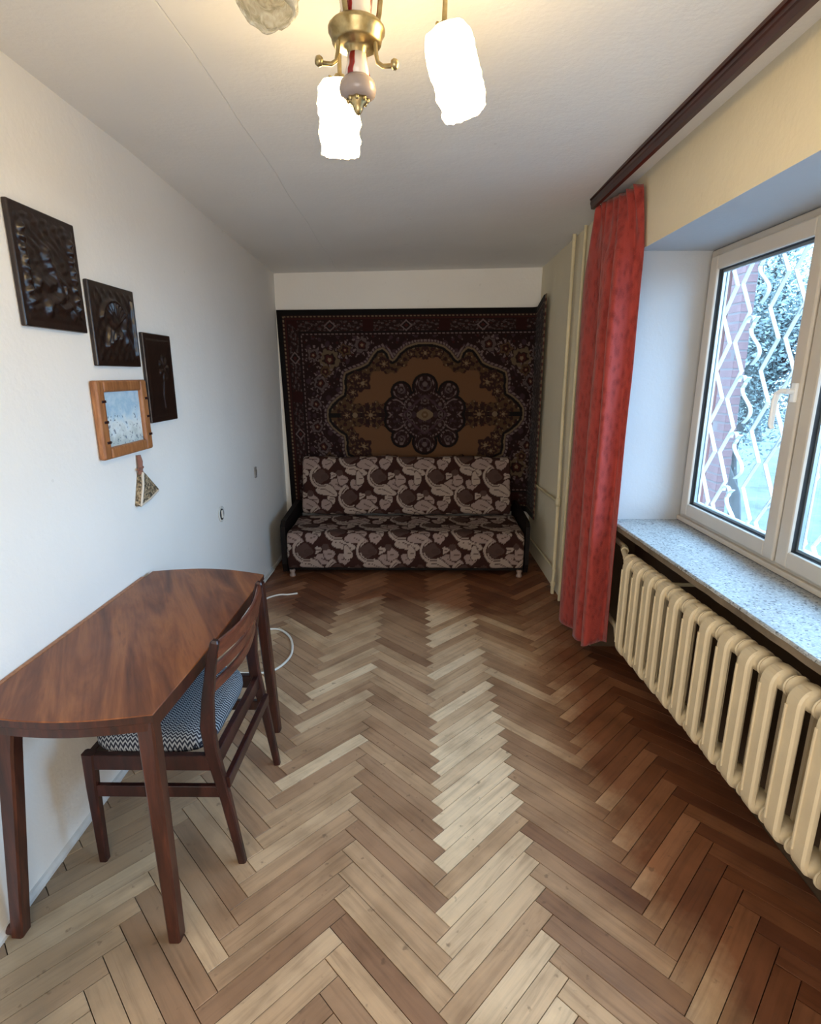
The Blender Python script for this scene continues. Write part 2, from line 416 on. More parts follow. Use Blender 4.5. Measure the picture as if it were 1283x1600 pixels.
mb = MB()                                                              # thin painted strip at the foot of the left wall
pts = [(XL + 0.002, YF + 0.02 + (YB - YF - 0.06) * i / 40, 0) for i in range(41)]
rings = []
for i, (x, y, z) in enumerate(pts):
    h = 0.026 + 0.003 * math.sin(i * 2.3); d = 0.014
    rings.append([(XL - 0.003, y, -0.004), (XL + d, y, -0.004), (XL + d, y, h * 0.45), (XL + d * 0.6, y, h * 0.85), (XL - 0.003, y, h)])
mb.loft(rings, True, True, False); struct(mb.build('baseboard_left', M_BASE))

# ------------------------------------------------------------------ window
win = bpy.data.objects.new('window_1', None); COL.objects.link(win); win.location = (1.44, 1.69, 0.85); struct(win)
def frame_rect(mb, xa, xb, y0, y1, z0, z1, w, b=0.006):
    mb.bbox((xa, y0, z0), (xb, y0 + w, z1), b); mb.bbox((xa, y1 - w, z0), (xb, y1, z1), b)
    mb.bbox((xa + 0.0005, y0 + w - 0.004, z0), (xb - 0.0005, y1 - w + 0.004, z0 + w), b); mb.bbox((xa + 0.0005, y0 + w - 0.004, z1 - w), (xb - 0.0005, y1 - w + 0.004, z1), b)
XW = 1.40
mb = MB(); ZB = 0.852
frame_rect(mb, XW + 0.012, XW + 0.08, Y_W0 + 0.003, Y_W1 - 0.003, ZB, Z_HEAD - 0.003, 0.052)
for ym in (2.022, 1.280): mb.bbox((XW + 0.013, ym - 0.035, ZB + 0.04), (XW + 0.079, ym + 0.035, Z_HEAD - 0.05), 0.004)
mb.bbox((XW - 0.004, Y_W0 + 0.004, ZB - 0.001), (XW + 0.03, Y_W1 - 0.004, ZB + 0.022), 0.004)
mb.build('window_frame', M_PVC, win)
t = NT('window_glass')
fr = t.n('ShaderNodeFresnel'); gg = t.n('ShaderNodeNewGeometry'); t.l(t.math('ADD', 1.45, t.math('MULTIPLY', gg.outputs['Backfacing'], 1 / 1.45 - 1.45)), fr.inputs['IOR'])
tr = t.n('ShaderNodeBsdfTransparent'); tr.inputs[0].default_value = (0.93, 0.97, 0.97, 1)
gl = t.n('ShaderNodeBsdfGlossy'); gl.inputs['Roughness'].default_value = 0.02
mx = t.n('ShaderNodeMixShader'); t.l(fr.outputs[0], mx.inputs[0]); t.l(tr.outputs[0], mx.inputs[1]); t.l(gl.outputs[0], mx.inputs[2])
M_GLASS = t.done(mx.outputs[0])
M_ALU = plain('glazing_spacer', lin(170, 176, 180), 0.3, 0.8)
for si, (y0, y1) in enumerate(((2.030, 2.795), (1.288, 2.016), (0.585, 1.274))):
    z0, z1 = ZB + 0.038, Z_HEAD - 0.035
    mb = MB(); frame_rect(mb, XW - 0.008, XW + 0.058, y0, y1, z0, z1, 0.066, 0.008); sash = mb.build('sash', M_PVC, win)
    w = 0.063
    mb = MB(); frame_rect(mb, XW + 0.004, XW + 0.044, y0 + w, y1 - w, z0 + w, z1 - w, 0.004, 0.001); mb.build('gasket', M_GASKET, sash)
    mb = MB(); frame_rect(mb, XW + 0.018, XW + 0.032, y0 + w + 0.006, y1 - w - 0.006, z0 + w + 0.006, z1 - w - 0.006, 0.012, 0.001); mb.build('spacer', M_ALU, sash)
    for xg in (XW + 0.014, XW + 0.036):
        mb = MB(); mb.add([(xg, y0 + w, z0 + w), (xg, y1 - w, z0 + w), (xg, y1 - w, z1 - w), (xg, y0 + w, z1 - w)], [(0, 1, 2, 3)]); mb.build('glass_pane', M_GLASS, sash)
    if si == 0:
        M_HANDLE = plain('handle_plastic', lin(240, 242, 240), 0.3, var=0.02)
        yh = y0 + 0.026; zh = 1.535
        mb = MB(); mb.bbox((XW - 0.018, yh - 0.014, zh - 0.035), (XW - 0.006, yh + 0.014, zh + 0.035), 0.004)
        mb.tube([(XW - 0.015, yh, zh + 0.005), (XW - 0.045, yh, zh + 0.005)], 0.011, 12)
        mb.bar([(XW - 0.042, yh - 0.012, zh + 0.006), (XW - 0.05, yh + 0.01, zh + 0.006), (XW - 0.054, yh + 0.03, zh - 0.004), (XW - 0.055, yh + 0.036, zh - 0.03), (XW - 0.055, yh + 0.037, zh - 0.12), (XW - 0.052, yh + 0.03, zh - 0.135)], [0.02, 0.02, 0.022, 0.022, 0.02, 0.014], [0.018, 0.018, 0.016, 0.016, 0.015, 0.012], (1, 0, 0), 0.6)
        mb.build('window_handle', M_HANDLE, sash)
# terrazzo sill, front edge slightly out of square
t = NT('terrazzo_sill'); co = t.coord()
vo = t.n('ShaderNodeTexVoronoi'); vo.inputs['Scale'].default_value = 150; t.l(co, vo.inputs['Vector'])
sc = t.n('ShaderNodeSeparateColor'); t.l(vo.outputs['Color'], sc.inputs[0])
c = t.ramp(sc.outputs[0], [(0.0, lin(142, 144, 142)), (0.5, lin(164, 166, 164)), (0.85, lin(180, 182, 180)), (0.93, lin(110, 112, 112)), (1.0, lin(88, 90, 92))])
c = t.mix(t.math('MULTIPLY', t.math('GREATER_THAN', t.noise(co, 30, 3), 0.68), 0.5), c, lin(208, 208, 204))
M_SILL = t.done(t.bsdf(c, t.math('ADD', t.math('MULTIPLY', t.noise(co, 12, 3), 0.3), 0.3), 0, t.bump(t.noise(co, 80, 3), 0.15, 0.002), 0.4))
M_SILL_EDGE = plain('sill_rough_edge', lin(112, 98, 80), 0.9, bump=0.8, bscale=45, var=0.4)
mb = MB(); n = 60; rings = []
for i in range(n + 1):
    y = Y_W1 + 0.004 - (Y_W1 - Y_W0 + 0.008) * i / n
    xf = 1.045 + (Y_W1 - y) * 0.034; j = 0.004 * mnoise.noise(Vector((y * 14, 0, 3)))
    rings.append([(1.46, y, 0.848), (xf + 0.006 + j * 0.3, y, 0.846), (xf + 0.002 + j, y, 0.842 + j * 0.5), (xf + j, y, 0.835), (xf + 0.004 + j, y, 0.808), (1.46, y, 0.806)])
mb.loft([r[:4] for r in rings], False, False, False, 0)
mb.loft([r[3:] + r[:1] for r in rings], False, False, False, 1)
mb.add(rings[0], [(0, 1, 2, 3, 4, 5)]); mb.add(rings[-1], [(5, 4, 3, 2, 1, 0)])
mb.build('window_sill', [M_SILL, M_SILL_EDGE], win)

# ------------------------------------------------------------------ radiator
rad = thing('radiator', 'cream cast iron ribbed radiator in the niche under the window sill', 'radiator', (1.1, 1.7, 0))
def rad_x(y): return 1.000 + (2.473 - y) * 0.042
def rad_dz(y): return 0.0 + (2.473 - y) * 0.012
PITCH = 0.1125
def section_mesh():
    mb = MB(); zt, zb = 0.752, 0.238; hc = 0.052
    for (f, s) in ((0.0, 1), (2 * hc, -1)):                             # front and rear column of a section
        arc_t = [(f + s * (0.013 + 0.030 * (1 - math.cos(a))), 0, zt - 0.058 + 0.044 * math.sin(a)) for a in (i * PI / 2 / 6 for i in range(7))]
        arc_b = [(x, 0, zt + zb - z) for x, y, z in reversed(arc_t)]
        path = list(reversed(arc_t)) + [(f + s * 0.013, 0, zt - 0.10), (f + s * 0.013, 0, zb + 0.10)] + list(reversed(arc_b))
        n_ = len(path)
        wd = [0.046 + 0.008 * math.sin(PI * min(1, min(i, n_ - 1 - i) / 6) / 2) for i in range(n_)]
        mb.bar(path, wd, 0.024, (0, 1, 0), 0.5, True)
        mb.bar([(f - s * 0.0005, 0.017, zt - 0.065), (f - s * 0.001, 0.017, zt - 0.10), (f - s * 0.001, 0.017, zb + 0.10), (f - s * 0.0005, 0.017, zb + 0.065)], 0.008, 0.006, (0, 1, 0), 0.5)
        mb.box((f + s * 0.012 if s > 0 else f - 0.038, -0.006, zb + 0.03), (f + 0.038 if s > 0 else f - 0.012, 0.006, zt - 0.03))   # thin web
    for zc in (zt - 0.036, zb + 0.036):                                 # hubs
        mb.lathe([(0.0, -0.0562), (0.036, -0.0562), (0.036, -0.052), (0.031, -0.05), (0.030, -0.03), (0.036, -0.022), (0.037, 0), (0.036, 0.022), (0.030, 0.03), (0.031, 0.05), (0.036, 0.052), (0.036, 0.0562), (0.0, 0.0562)], (hc, 0, zc), (0, 1, 0), 22)
    return mb
sec = section_mesh()
for k in range(15):
    y = 2.473 - PITCH * k
    if k == 0: s0 = sec.build('radiator_section', M_RAD, rad, loc=(rad_x(y), y, rad_dz(y))); s_me = s0.data
    else: s0 = link('radiator_section', s_me, rad, loc=(rad_x(y), y, rad_dz(y)))
mb = MB()
mb.tube([(1.052, 2.53, 0.716), (1.052, 2.59, 0.716), (1.07, 2.66, 0.716), (1.10, 2.74, 0.72), (1.105, 3.015, 0.72)], 0.014, 12)
mb.lathe([(0.0, -0.02), (0.022, -0.02), (0.024, 0), (0.022, 0.02), (0, 0.02)], (1.052, 2.555, 0.716), (0, 1, 0), 8, False)
mb.lathe([(0.0, -0.018), (0.02, -0.018), (0.02, 0.018), (0, 0.018)], (1.086, 2.70, 0.718), (0.3, 1, 0), 8, False)
mb.build('supply_pipe', M_PIPE, rad); mb = MB()
mb.tube([(1.052, 2.53, 0.274), (1.052, 2.60, 0.274), (1.09, 2.72, 0.272), (1.10, 3.015, 0.272)], 0.014, 12)
mb.build('return_pipe', M_PIPE, rad)
for y in (2.2, 1.2):
    mb = MB(); mb.tube([(rad_x(y) + 0.052, y + 0.056, 0.70 + rad_dz(y)), (X_NICHE - 0.001, y + 0.056, 0.70)], 0.009, 8); mb.build('wall_bracket', M_PIPE, rad)

# heating pipes by the right wall behind the sofa end
hp = thing('heating_pipe', 'cream painted vertical heating riser with side branches on right wall', 'pipe', (1.03, 3.85, 0))
mb = MB(); mb.tube([(1.036, 3.905, ceil_z(1.03, 3.9) + 0.004), (1.036, 3.90, 1.4), (1.034, 3.86, 0.7), (1.032, 3.84, 0.2), (1.03, 3.835, -0.002)], 0.0135, 12)
mb.lathe([(0, -0.03), (0.019, -0.03), (0.019, 0.03), (0, 0.03)], (1.034, 3.862, 0.70), (0, 0, 1), 10); mb.build('riser', M_PIPE, hp)
mb = MB(); mb.tube([(1.036, 3.86, 0.695), (1.04, 4.3, 0.678), (1.045, 4.90, 0.66)], 0.010, 10); mb.build('branch_pipe', M_PIPE, hp)
mb = MB(); mb.tube([(1.034, 3.84, 0.185), (1.042, 4.3, 0.165), (1.045, 4.92, 0.14)], 0.0105, 10); mb.build('branch_pipe', M_PIPE, hp)
mb = MB(); mb.tube([(1.036, 3.84, 0.185), (1.022, 3.80, 0.17), (1.018, 3.79, 0.12), (1.018, 3.79, 0.10)], 0.012, 10); mb.lathe([(0, -0.02), (0.018, -0.02), (0.018, 0.012), (0, 0.012)], (1.018, 3.79, 0.10), (0, 0, 1), 8, False); mb.build('pipe_stub', M_PIPE, hp)
mb = MB(); mb.tube([(1.047, 3.70, ceil_z(1.04, 3.7) + 0.004), (1.047, 3.70, 0.0)], 0.010, 10)
tag(mb.build('thin_pipe', M_PIPE), 'thin second pipe running up the right wall partly behind the red curtain', 'pipe')

# ------------------------------------------------------------------ curtain cornice and curtain
mb = MB()
y0, y1 = -1.25, 3.205
prof = [(0.918, ZC + 0.002), (0.918, ZC - 0.012), (0.923, ZC - 0.016), (0.921, ZC - 0.03), (0.924, ZC - 0.036), (0.928, ZC - 0.056), (0.945, ZC - 0.058), (0.950, ZC + 0.002)]
mb.loft([[(x, y, z - (0.004 if y > 2 and z < ZC else 0)) for x, z in prof] for y in (y0, 1.0, y1)], True, True, False)
cor = mb.build('curtain_cornice', M_CORNICE)
tag(cor, 'dark brown wooden curtain cornice board running along the ceiling above the window', 'cornice')

t = NT('red_jacquard'); co = t.coord()
vo = t.n('ShaderNodeTexVoronoi', feature='SMOOTH_F1'); vo.inputs['Scale'].default_value = 42; t.l(t.coord('Object', (1, 1, 0.55)), vo.inputs['Vector'])
f = t.math('ADD', t.math('MULTIPLY', vo.outputs['Distance'], 0.9), t.math('MULTIPLY', t.noise(co, 160, 2), 0.5))
c = t.ramp(f, [(0.25, lin(128, 38, 33)), (0.7, lin(184, 72, 62))])
bs = t.bsdf(c, 0.62, 0, t.bump(f, 0.7, 0.008), 0.3, **{'Sheen Weight': 0.3})
tl = t.n('ShaderNodeBsdfTranslucent'); tl.inputs[0].default_value = lin(206, 92, 80)
mx = t.n('ShaderNodeMixShader'); mx.inputs[0].default_value = 0.28; t.l(bs, mx.inputs[1]); t.l(tl.outputs[0], mx.inputs[2])
M_CURT = t.done(mx.outputs[0])
NU, NV = 170, 90
plan = [(0.992, 3.40), (0.950, 3.30), (0.945, 3.22), (0.992, 3.12), (0.985, 3.07), (0.940, 2.97), (0.945, 2.91), (0.975, 2.87), (0.940, 2.80), (0.948, 2.765), (1.000, 2.775), (1.036, 2.785), (1.048, 2.76), (1.050, 2.725)]
def along_plan(u):
    f = u * (len(plan) - 1); i = min(int(f), len(plan) - 2); k = f - i
    g = lambda j: plan[max(0, min(len(plan) - 1, j))]
    a, b, c_, d = g(i - 1), g(i), g(i + 1), g(i + 2)
    return [0.5 * ((2 * b[q]) + (c_[q] - a[q]) * k + (2 * a[q] - 5 * b[q] + 4 * c_[q] - d[q]) * k ** 2 + (3 * b[q] - a[q] - 3 * c_[q] + d[q]) * k ** 3) for q in (0, 1)]
P = np.zeros((NU, NV, 3))
for i in range(NU):
    u = i / (NU - 1); px_, py_ = along_plan(u)
    for j in range(NV):
        v = j / (NV - 1)                                                # 0 top, 1 hem
        flare = min(1, v / 0.14) ** 0.8
        n_ = mnoise.noise(Vector((u * 5, v * 2.2, 0))); n2 = mnoise.noise(Vector((u * 16, v * 5, 4)))
        xt = 0.955 + 0.075 * u + 0.016 * math.sin(u * 2 * PI * 7.3); yt = 3.205 - 0.41 * u       # gathered heading
        x = xt + (px_ - xt) * flare + 0.014 * n_ * flare + 0.004 * n2; y = yt + (py_ - yt) * flare + 0.02 * n_ * flare
        zt = ZC - 0.058 - 0.006 * math.sin(u * 40); zb = 0.025 + 0.15 * u + 0.006 * math.sin(u * 19)
        P[i, j] = (min(x, 1.054), y, zt + (zb - zt) * v)
P[:, :, 0] -= 0.004
cur = grid_mesh('curtain', P, None, True, M_CURT)
sm = cur.modifiers.new('thickness', 'SOLIDIFY'); sm.thickness = 0.003
tag(cur, 'long red jacquard curtain hanging in folds between sofa and window', 'curtain')

# ------------------------------------------------------------------ chandelier
t = NT('brass'); co = t.coord(); f = t.noise(co, 40, 4)
M_BRASS = t.done(t.bsdf(t.ramp(f, [(0.3, lin(138, 122, 84)), (0.7, lin(190, 172, 128))]), 0.3, 0.9, t.bump(f, 0.1, 0.002)))
def porcelain(name):
    t = NT(name); co = t.coord('Object', (1, 1, 1))
    sp = t.n('ShaderNodeSeparateXYZ'); t.l(co, sp.inputs[0])
    ang = t.math('ARCTAN2', sp.outputs['Y'], sp.outputs['X'])
    st = t.math('SINE', t.math('ADD', t.math('MULTIPLY', ang, 3.0), t.math('MULTIPLY', t.noise(co, 25, 2), 3.0)))
    c = t.ramp(st, [(0.0, lin(214, 204, 196)), (0.62, lin(206, 194, 188)), (0.72, lin(150, 34, 30)), (0.95, lin(120, 24, 24))])
    return t.done(t.bsdf(c, 0.18, 0, None, 0.6))
M_PORC = porcelain('painted_porcelain')
M_PORC_PLAIN = plain('grey_porcelain', lin(146, 134, 130), 0.2, var=0.05)
t = NT('lit_shade_glass'); em = t.n('ShaderNodeEmission'); em.inputs[0].default_value = (1.0, 0.70, 0.31, 1); em.inputs[1].default_value = LAMP_STRENGTH
M_LIT = t.done(em.outputs[0])
t = NT('frosted_shade_glass'); co = t.coord()
f = t.noise(co, 45, 3, 0.5, 1.5)
bs = t.bsdf(t.ramp(f, [(0.35, lin(176, 170, 150)), (0.65, lin(240, 236, 220))]), 0.15, 0, t.bump(f, 0.6, 0.01), 0.6)
tr2 = t.n('ShaderNodeBsdfTransparent'); tr2.inputs[0].default_value = (0.95, 0.93, 0.86, 1)
mx = t.n('ShaderNodeMixShader'); mx.inputs[0].default_value = 0.45; t.l(bs, mx.inputs[1]); t.l(tr2.outputs[0], mx.inputs[2])
M_FROST = t.done(mx.outputs[0])
CX, CY = -0.127, 1.36
ch = thing('chandelier', 'brass and porcelain ceiling chandelier with three frosted glass shades, two lit', 'chandelier', (CX, CY, ZC))
def local(mb, name, mat, c): return mb.build(name, mat, ch, loc=c)
# canopy, red and white porcelain column, brass dish, finial
mb = MB(); mb.lathe([(0.0, 0.0), (0.055, 0.0), (0.055, -0.012), (0.03, -0.045), (0.0, -0.05)], (CX, CY, ZC + 0.0)); mb.build('canopy', M_BRASS, ch)
mb = MB(); mb.lathe([(0.0, 0.165), (0.016, 0.16), (0.02, 0.14), (0.034, 0.10), (0.037, 0.06), (0.032, 0.02), (0.036, 0.0), (0.0, 0.0)]); local(mb, 'column', M_PORC, (CX, CY, 2.312))
mb = MB(); mb.lathe([(0.0, 0.012), (0.034, 0.012), (0.054, 0.006), (0.060, 0.0), (0.060, -0.006), (0.055, -0.012), (0.052, -0.026), (0.046, -0.03), (0.03, -0.032), (0.022, -0.036), (0.018, -0.05), (0.012, -0.056), (0.0, -0.057)])
local(mb, 'dish', M_BRASS, (CX, CY, 2.305))
mb = MB(); mb.lathe([(0.0, 0.048), (0.021, 0.046), (0.023, 0.028), (0.029, 0.0), (0.0, -0.002)]); local(mb, 'finial_neck', M_PORC, (CX, CY, 2.212))
mb = MB(); mb.lathe([(0.0, 0.012), (0.029, 0.010), (0.037, 0.002), (0.040, -0.012), (0.037, -0.022), (0.027, -0.028), (0.0, -0.028)]); fin = local(mb, 'finial', M_PORC_PLAIN, (CX, CY, 2.206))
mb = MB(); mb.lathe([(0.0, 0.0), (0.022, 0.0), (0.02, -0.008), (0.012, -0.014), (0.01, -0.022), (0.005, -0.03), (0.0, -0.032)], (CX, CY, 2.179), seg=10)
for k in range(8):
    a = k * PI / 4; mb.lathe([(0, 0.006), (0.004, 0.003), (0.005, 0), (0.003, -0.005), (0, -0.006)], (CX + 0.021 * math.cos(a), CY + 0.021 * math.sin(a), 2.175), seg=6)
mb.build('finial_crown', M_BRASS, fin)
for a in (-25, 95, 215):                                                # small scroll hooks under the dish
    a = math.radians(a); dx, dy = math.cos(a), math.sin(a)
    q = lambda r, z: (CX + dx * r, CY + dy * r, z)
    mb = MB(); mb.tube([q(0.044, 2.272), q(0.046, 2.252), q(0.05, 2.235), q(0.062, 2.226), q(0.08, 2.223), q(0.09, 2.224)], 0.0045, 8)
    mb.lathe([(0, -0.006), (0.009, -0.005), (0.0105, 0.0), (0.008, 0.006), (0, 0.008)], q(0.09, 2.224), (dx, dy, 0), 10); mb.build('scroll_hook', M_BRASS, ch)
def shade_mesh(seed, wav=1.0):
    mb = MB(); seg = 40; rings = []
    outer = [(0.030, 0.0), (0.043, -0.004), (0.050, -0.018), (0.052, -0.045), (0.0525, -0.08), (0.053, -0.115), (0.051, -0.142), (0.046, -0.160)]
    zs = []
    for i in range(len(outer) - 1):
        for k in range(5): zs.append([outer[i][q_] + (outer[i + 1][q_] - outer[i][q_]) * k / 5 for q_ in (0, 1)])
    zs.append(list(outer[-1]))
    def rad_(r, z, a, th):
        n_ = mnoise.noise(Vector((math.cos(a) * 1.6 + seed, math.sin(a) * 1.6, z * 38)))
        n2 = mnoise.noise(Vector((math.cos(a) * 3 + seed, math.sin(a) * 3 + 5, z * 75)))
        return r * (1 + wav * (0.075 * n_ + 0.04 * n2)) - th
    for r, z in zs: rings.append([(rad_(r, z, 2 * PI * k / seg, 0) * math.cos(2 * PI * k / seg), rad_(r, z, 2 * PI * k / seg, 0) * math.sin(2 * PI * k / seg), z + (0.005 * mnoise.noise(Vector((k * 0.7, seed, 0))) if z < -0.152 else 0)) for k in range(seg)])
    for r, z in reversed(zs[3:]): rings.append([(rad_(r, z, 2 * PI * k / seg, 0.004) * math.cos(2 * PI * k / seg), rad_(r, z, 2 * PI * k / seg, 0.004) * math.sin(2 * PI * k / seg), z) for k in range(seg)])
    mb.loft(rings, True, False, True); return mb
arms = [(0.060, 1.375, 2.312, (0.052, 0.012, -0.17), True, 1.0), (-0.192, 1.58, 2.312, (-0.008, 0.03, -0.17), True, 4.0), (-0.238, 1.11, 2.338, (-0.012, -0.045, -0.17), False, 7.5)]
for (sx, sy, sz, d, lit, seed) in arms:
    top = Vector((sx, sy, sz)); ax = Vector(d).normalized()
    h = Vector((CX, CY, 0)); rad_dir = Vector((sx - CX, sy - CY, 0)); L_ = rad_dir.length; rad_dir.normalize()
    q = lambda r, z: (CX + rad_dir.x * r, CY + rad_dir.y * r, z)
    mb = MB(); mb.tube([q(0.042, 2.31), q(0.048, 2.335), q(0.052, 2.37), q(L_ * 0.36, 2.412), q(L_ * 0.55, 2.432), q(L_ * 0.75, 2.425), q(L_ * 0.92, 2.40), q(L_ * 1.0, 2.372), tuple(top - ax * 0.006)], 0.0055, 10)
    arm = mb.build('arm', M_BRASS, ch)
    mb = MB(); mb.lathe([(0.0, 0.014), (0.012, 0.012), (0.018, 0.004), (0.033, -0.002), (0.034, -0.012), (0.030, -0.013), (0.0, -0.006)], top, -ax, 18)
    for k in range(3):
        a = Vector((math.cos(k * 2.1), math.sin(k * 2.1), 0)); mb.lathe([(0, 0), (0.004, 0), (0.004, 0.012), (0, 0.013)], top + ax * 0.008 + a * 0.03, a, 6)
    mb.build('shade_holder', M_BRASS, ch)
    mb = shade_mesh(seed, 2.0)
    sh = mb.build('shade', M_LIT if lit else M_FROST, ch, loc=top)
    sh.rotation_euler = (-ax).to_track_quat('Z', 'Y').to_euler()
    mb = MB(); mb.lathe([(0.0, -0.03), (0.013, -0.03), (0.014, -0.055), (0.026, -0.085), (0.028, -0.10), (0.022, -0.122), (0.0, -0.13)], (0, 0, 0), (0, 0, 1), 16)
    b = mb.build('bulb', M_LIT if lit else M_FROST, ch, loc=top); b.rotation_euler = sh.rotation_euler

# ------------------------------------------------------------------ wall carpet
CW, CT, CB = 1.28, 2.135, 0.345                                         # half width, top, bottom; centre of pattern x=.08 z=1.24
PCX, PCZ = 0.08, 1.24
def wob(a, b, s=0.0): return np.sin(a * 37.1 + s) * np.sin(b * 41.7 + s * 1.7) * 0.5 + np.sin(a * 83 + b * 29 + s) * 0.3 + np.sin(a * 19 - b * 67 + 2 * s) * 0.3
def poly_sd(px, py, poly):
    d = np.full(px.shape, 1e9); inside = np.zeros(px.shape, bool); n = len(poly)
    for i in range(n):
        ax, ay = poly[i]; bx, by = poly[(i + 1) % n]; ex, ey = bx - ax, by - ay
        k = np.clip(((px - ax) * ex + (py - ay) * ey) / (ex * ex + ey * ey + 1e-12), 0, 1)
        d = np.minimum(d, np.hypot(px - ax - k * ex, py - ay - k * ey))
        c = ((ay > py) != (by > py)) & (px < (bx - ax) * (py - ay) / (by - ay + 1e-12) + ax); inside ^= c
    return np.where(inside, -d, d)
def hcell(ix, iy): return np.abs(np.sin(ix * 127.1 + iy * 311.7) * 43758.5453) % 1.0
BLACK = np.array([0.010, 0.008, 0.008]); DARK = np.array([0.024, 0.010, 0.009]); PLUM = np.array([0.032, 0.017, 0.021]); TAN = np.array([0.165, 0.080, 0.038])
SAND = np.array([0.24, 0.165, 0.10]); LILAC = np.array([0.19, 0.135, 0.13]); RED = np.array([0.06, 0.014, 0.011]); OLIVE = np.array([0.105, 0.058, 0.028])
def carpet_colors(a, b):
    """a: across from the centre, b: up from the centre (metres)"""
    A, B = np.abs(a), np.abs(b); hw, hh = CW, (CT - CB) / 2
    out = np.empty(a.shape + (3,)); out[:] = PLUM
    def put(m, c, k=1.0): out[m] = out[m] * (1 - k) + c * k
    e = np.minimum(hw - A, hh - B)                                       # distance to the edge
    along = np.where(hw - A < hh - B, b, a)
    # field between border and cartouche: dark with sprays
    fi = e > 0.215
    put(fi, DARK); put(fi & (wob(A, B, 1.0) > 0.45), PLUM * 1.6); put(fi & (wob(A * 1.9, B * 1.9, 4.0) > 0.72), LILAC * 0.7); put(fi & (wob(A * 1.3, B * 1.5, 2.0) < -0.75), RED * 0.8)
    for (cx, cy, r, cc) in ((0.84, 0.48, 0.085, SAND), (0.98, 0.52, 0.05, LILAC), (0.93, 0.28, 0.06, LILAC), (0.55, 0.60, 0.06, LILAC), (0.70, 0.56, 0.05, OLIVE * 1.6), (0.98, 0.10, 0.05, LILAC), (0.88, 0.38, 0.045, OLIVE * 1.5)):
        dx, dy = A - cx, B - cy; rr_ = np.hypot(dx, dy); th = np.arctan2(dy, dx); ed = r * (1 + 0.12 * np.cos(5 * th + cx * 9) + 0.22 * wob(A * 2, B * 2, cx * 7))
        put(fi & (rr_ < ed), cc * 0.6); put(fi & (rr_ < ed * 0.62), DARK); put(fi & (rr_ < ed * 0.42), RED); put(fi & (rr_ < ed * 0.2), SAND)
        put(fi & (np.abs(rr_ - ed * 1.35) < 0.007) & (np.cos(th * 11) > 0.2), LILAC)
    # cartouche
    Q = [(0, .605), (.08, .60), (.16, .575), (.22, .53), (.26, .475), (.285, .46), (.31, .475), (.33, .53), (.37, .565), (.42, .55), (.46, .50), (.50, .44), (.56, .41), (.64, .385), (.70, .36), (.715, .30), (.71, .24), (.72, .18), (.77, .15), (.83, .10), (.865, .05), (.87, 0), (0, 0)]
    sd = poly_sd(A, B, Q); ins = sd < 0
    # distance to the outline only
    sdo = poly_sd(A, B, Q[:-1] + [(-2, 0), (-2, .605)])
    cin = sdo < 0
    put((sdo < 0.04) & (sdo > 0.0), PLUM * 1.3)
    put((np.abs(sdo - 0.030) < 0.009) & (np.sin(np.arctan2(B, A) * 150) > -0.4), LILAC)
    put(np.abs(sdo - 0.008) < 0.008, SAND * 0.8)
    put((sdo <= 0) & (sdo > -0.022), BLACK)
    put(cin & (sdo <= -0.022), TAN)
    band = cin & (sdo < -0.022) & (sdo > -0.10 - 0.03 * wob(A, B, 7.0))
    put(band, OLIVE * 0.9); put(band & (wob(A * 1.7, B * 1.7, 3.3) > 0.2), DARK * 1.4); put(band & (wob(A * 2.2, B * 2.2, 9.3) > 0.66), SAND * 0.9); put(band & (wob(A * 2.0, B * 2.4, 5.3) < -0.7), RED)
    for (cx, cy, r) in ((0.55, 0.28, 0.07), (0.60, 0.33, 0.05), (0.70, 0.0, 0.05), (0.36, 0.44, 0.055), (0.0, 0.53, 0.05), (0.12, 0.52, 0.035), (0.64, 0.2, 0.05)):
        rr_ = np.hypot(A - cx, B - cy); th = np.arctan2(B - cy, A - cx); ed = r * (1 + 0.2 * np.cos(5 * th))
        put(cin & (rr_ < ed), DARK * 1.5); put(cin & (rr_ < ed * 0.6) & (np.cos(7 * th) > 0), OLIVE * 1.5); put(cin & (rr_ < ed * 0.25), SAND)
    # pendants left and right
    rr_ = np.hypot(A - 0.485, B * 1.1); th = np.arctan2(B, A - 0.485)
    put(cin & (np.abs(rr_ - 0.105) < 0.016) & (np.cos(th * 10) > -0.1), DARK * 1.6); put(cin & (rr_ < 0.072 * (1 + 0.2 * np.cos(6 * th))), DARK * 1.3)
    put(cin & (rr_ < 0.05) & (np.cos(8 * th) > 0.2), OLIVE * 1.6); put(cin & (rr_ < 0.018), SAND); put(cin & (np.hypot((A - 0.625), B) < 0.024), SAND * 0.9)
    put(cin & (A > 0.30) & (A < 0.42) & (B < 0.03 * (0.42 - A) / 0.12 + 0.008), DARK)
    # medallion: eight lobes
    th = np.arctan2(B, A); r = np.hypot(A, B)
    lobes = np.full(a.shape, 1e9)
    for (cx, cy, rad) in ((0, 0.245, 0.115), (0.21, 0.20, 0.095), (0.26, 0.06, 0.105), (0.0, 0.0, 0.235)): lobes = np.minimum(lobes, np.hypot(A - cx, B - cy) - rad)
    med = lobes < 0; put(med, DARK * 1.2)
    put(med & (lobes > -0.018), BLACK)
    put(med & (np.abs(lobes + 0.034) < 0.007) & (np.sin(th * 44) > -0.2), LILAC * 0.95)
    put(med & (lobes < -0.05) & (wob(A * 1.6, B * 1.6, 6.0) > 0.15), PLUM * 1.5); put(med & (lobes < -0.05) & (wob(A * 2.3, B * 2.3, 8.0) > 0.6), LILAC * 0.6)
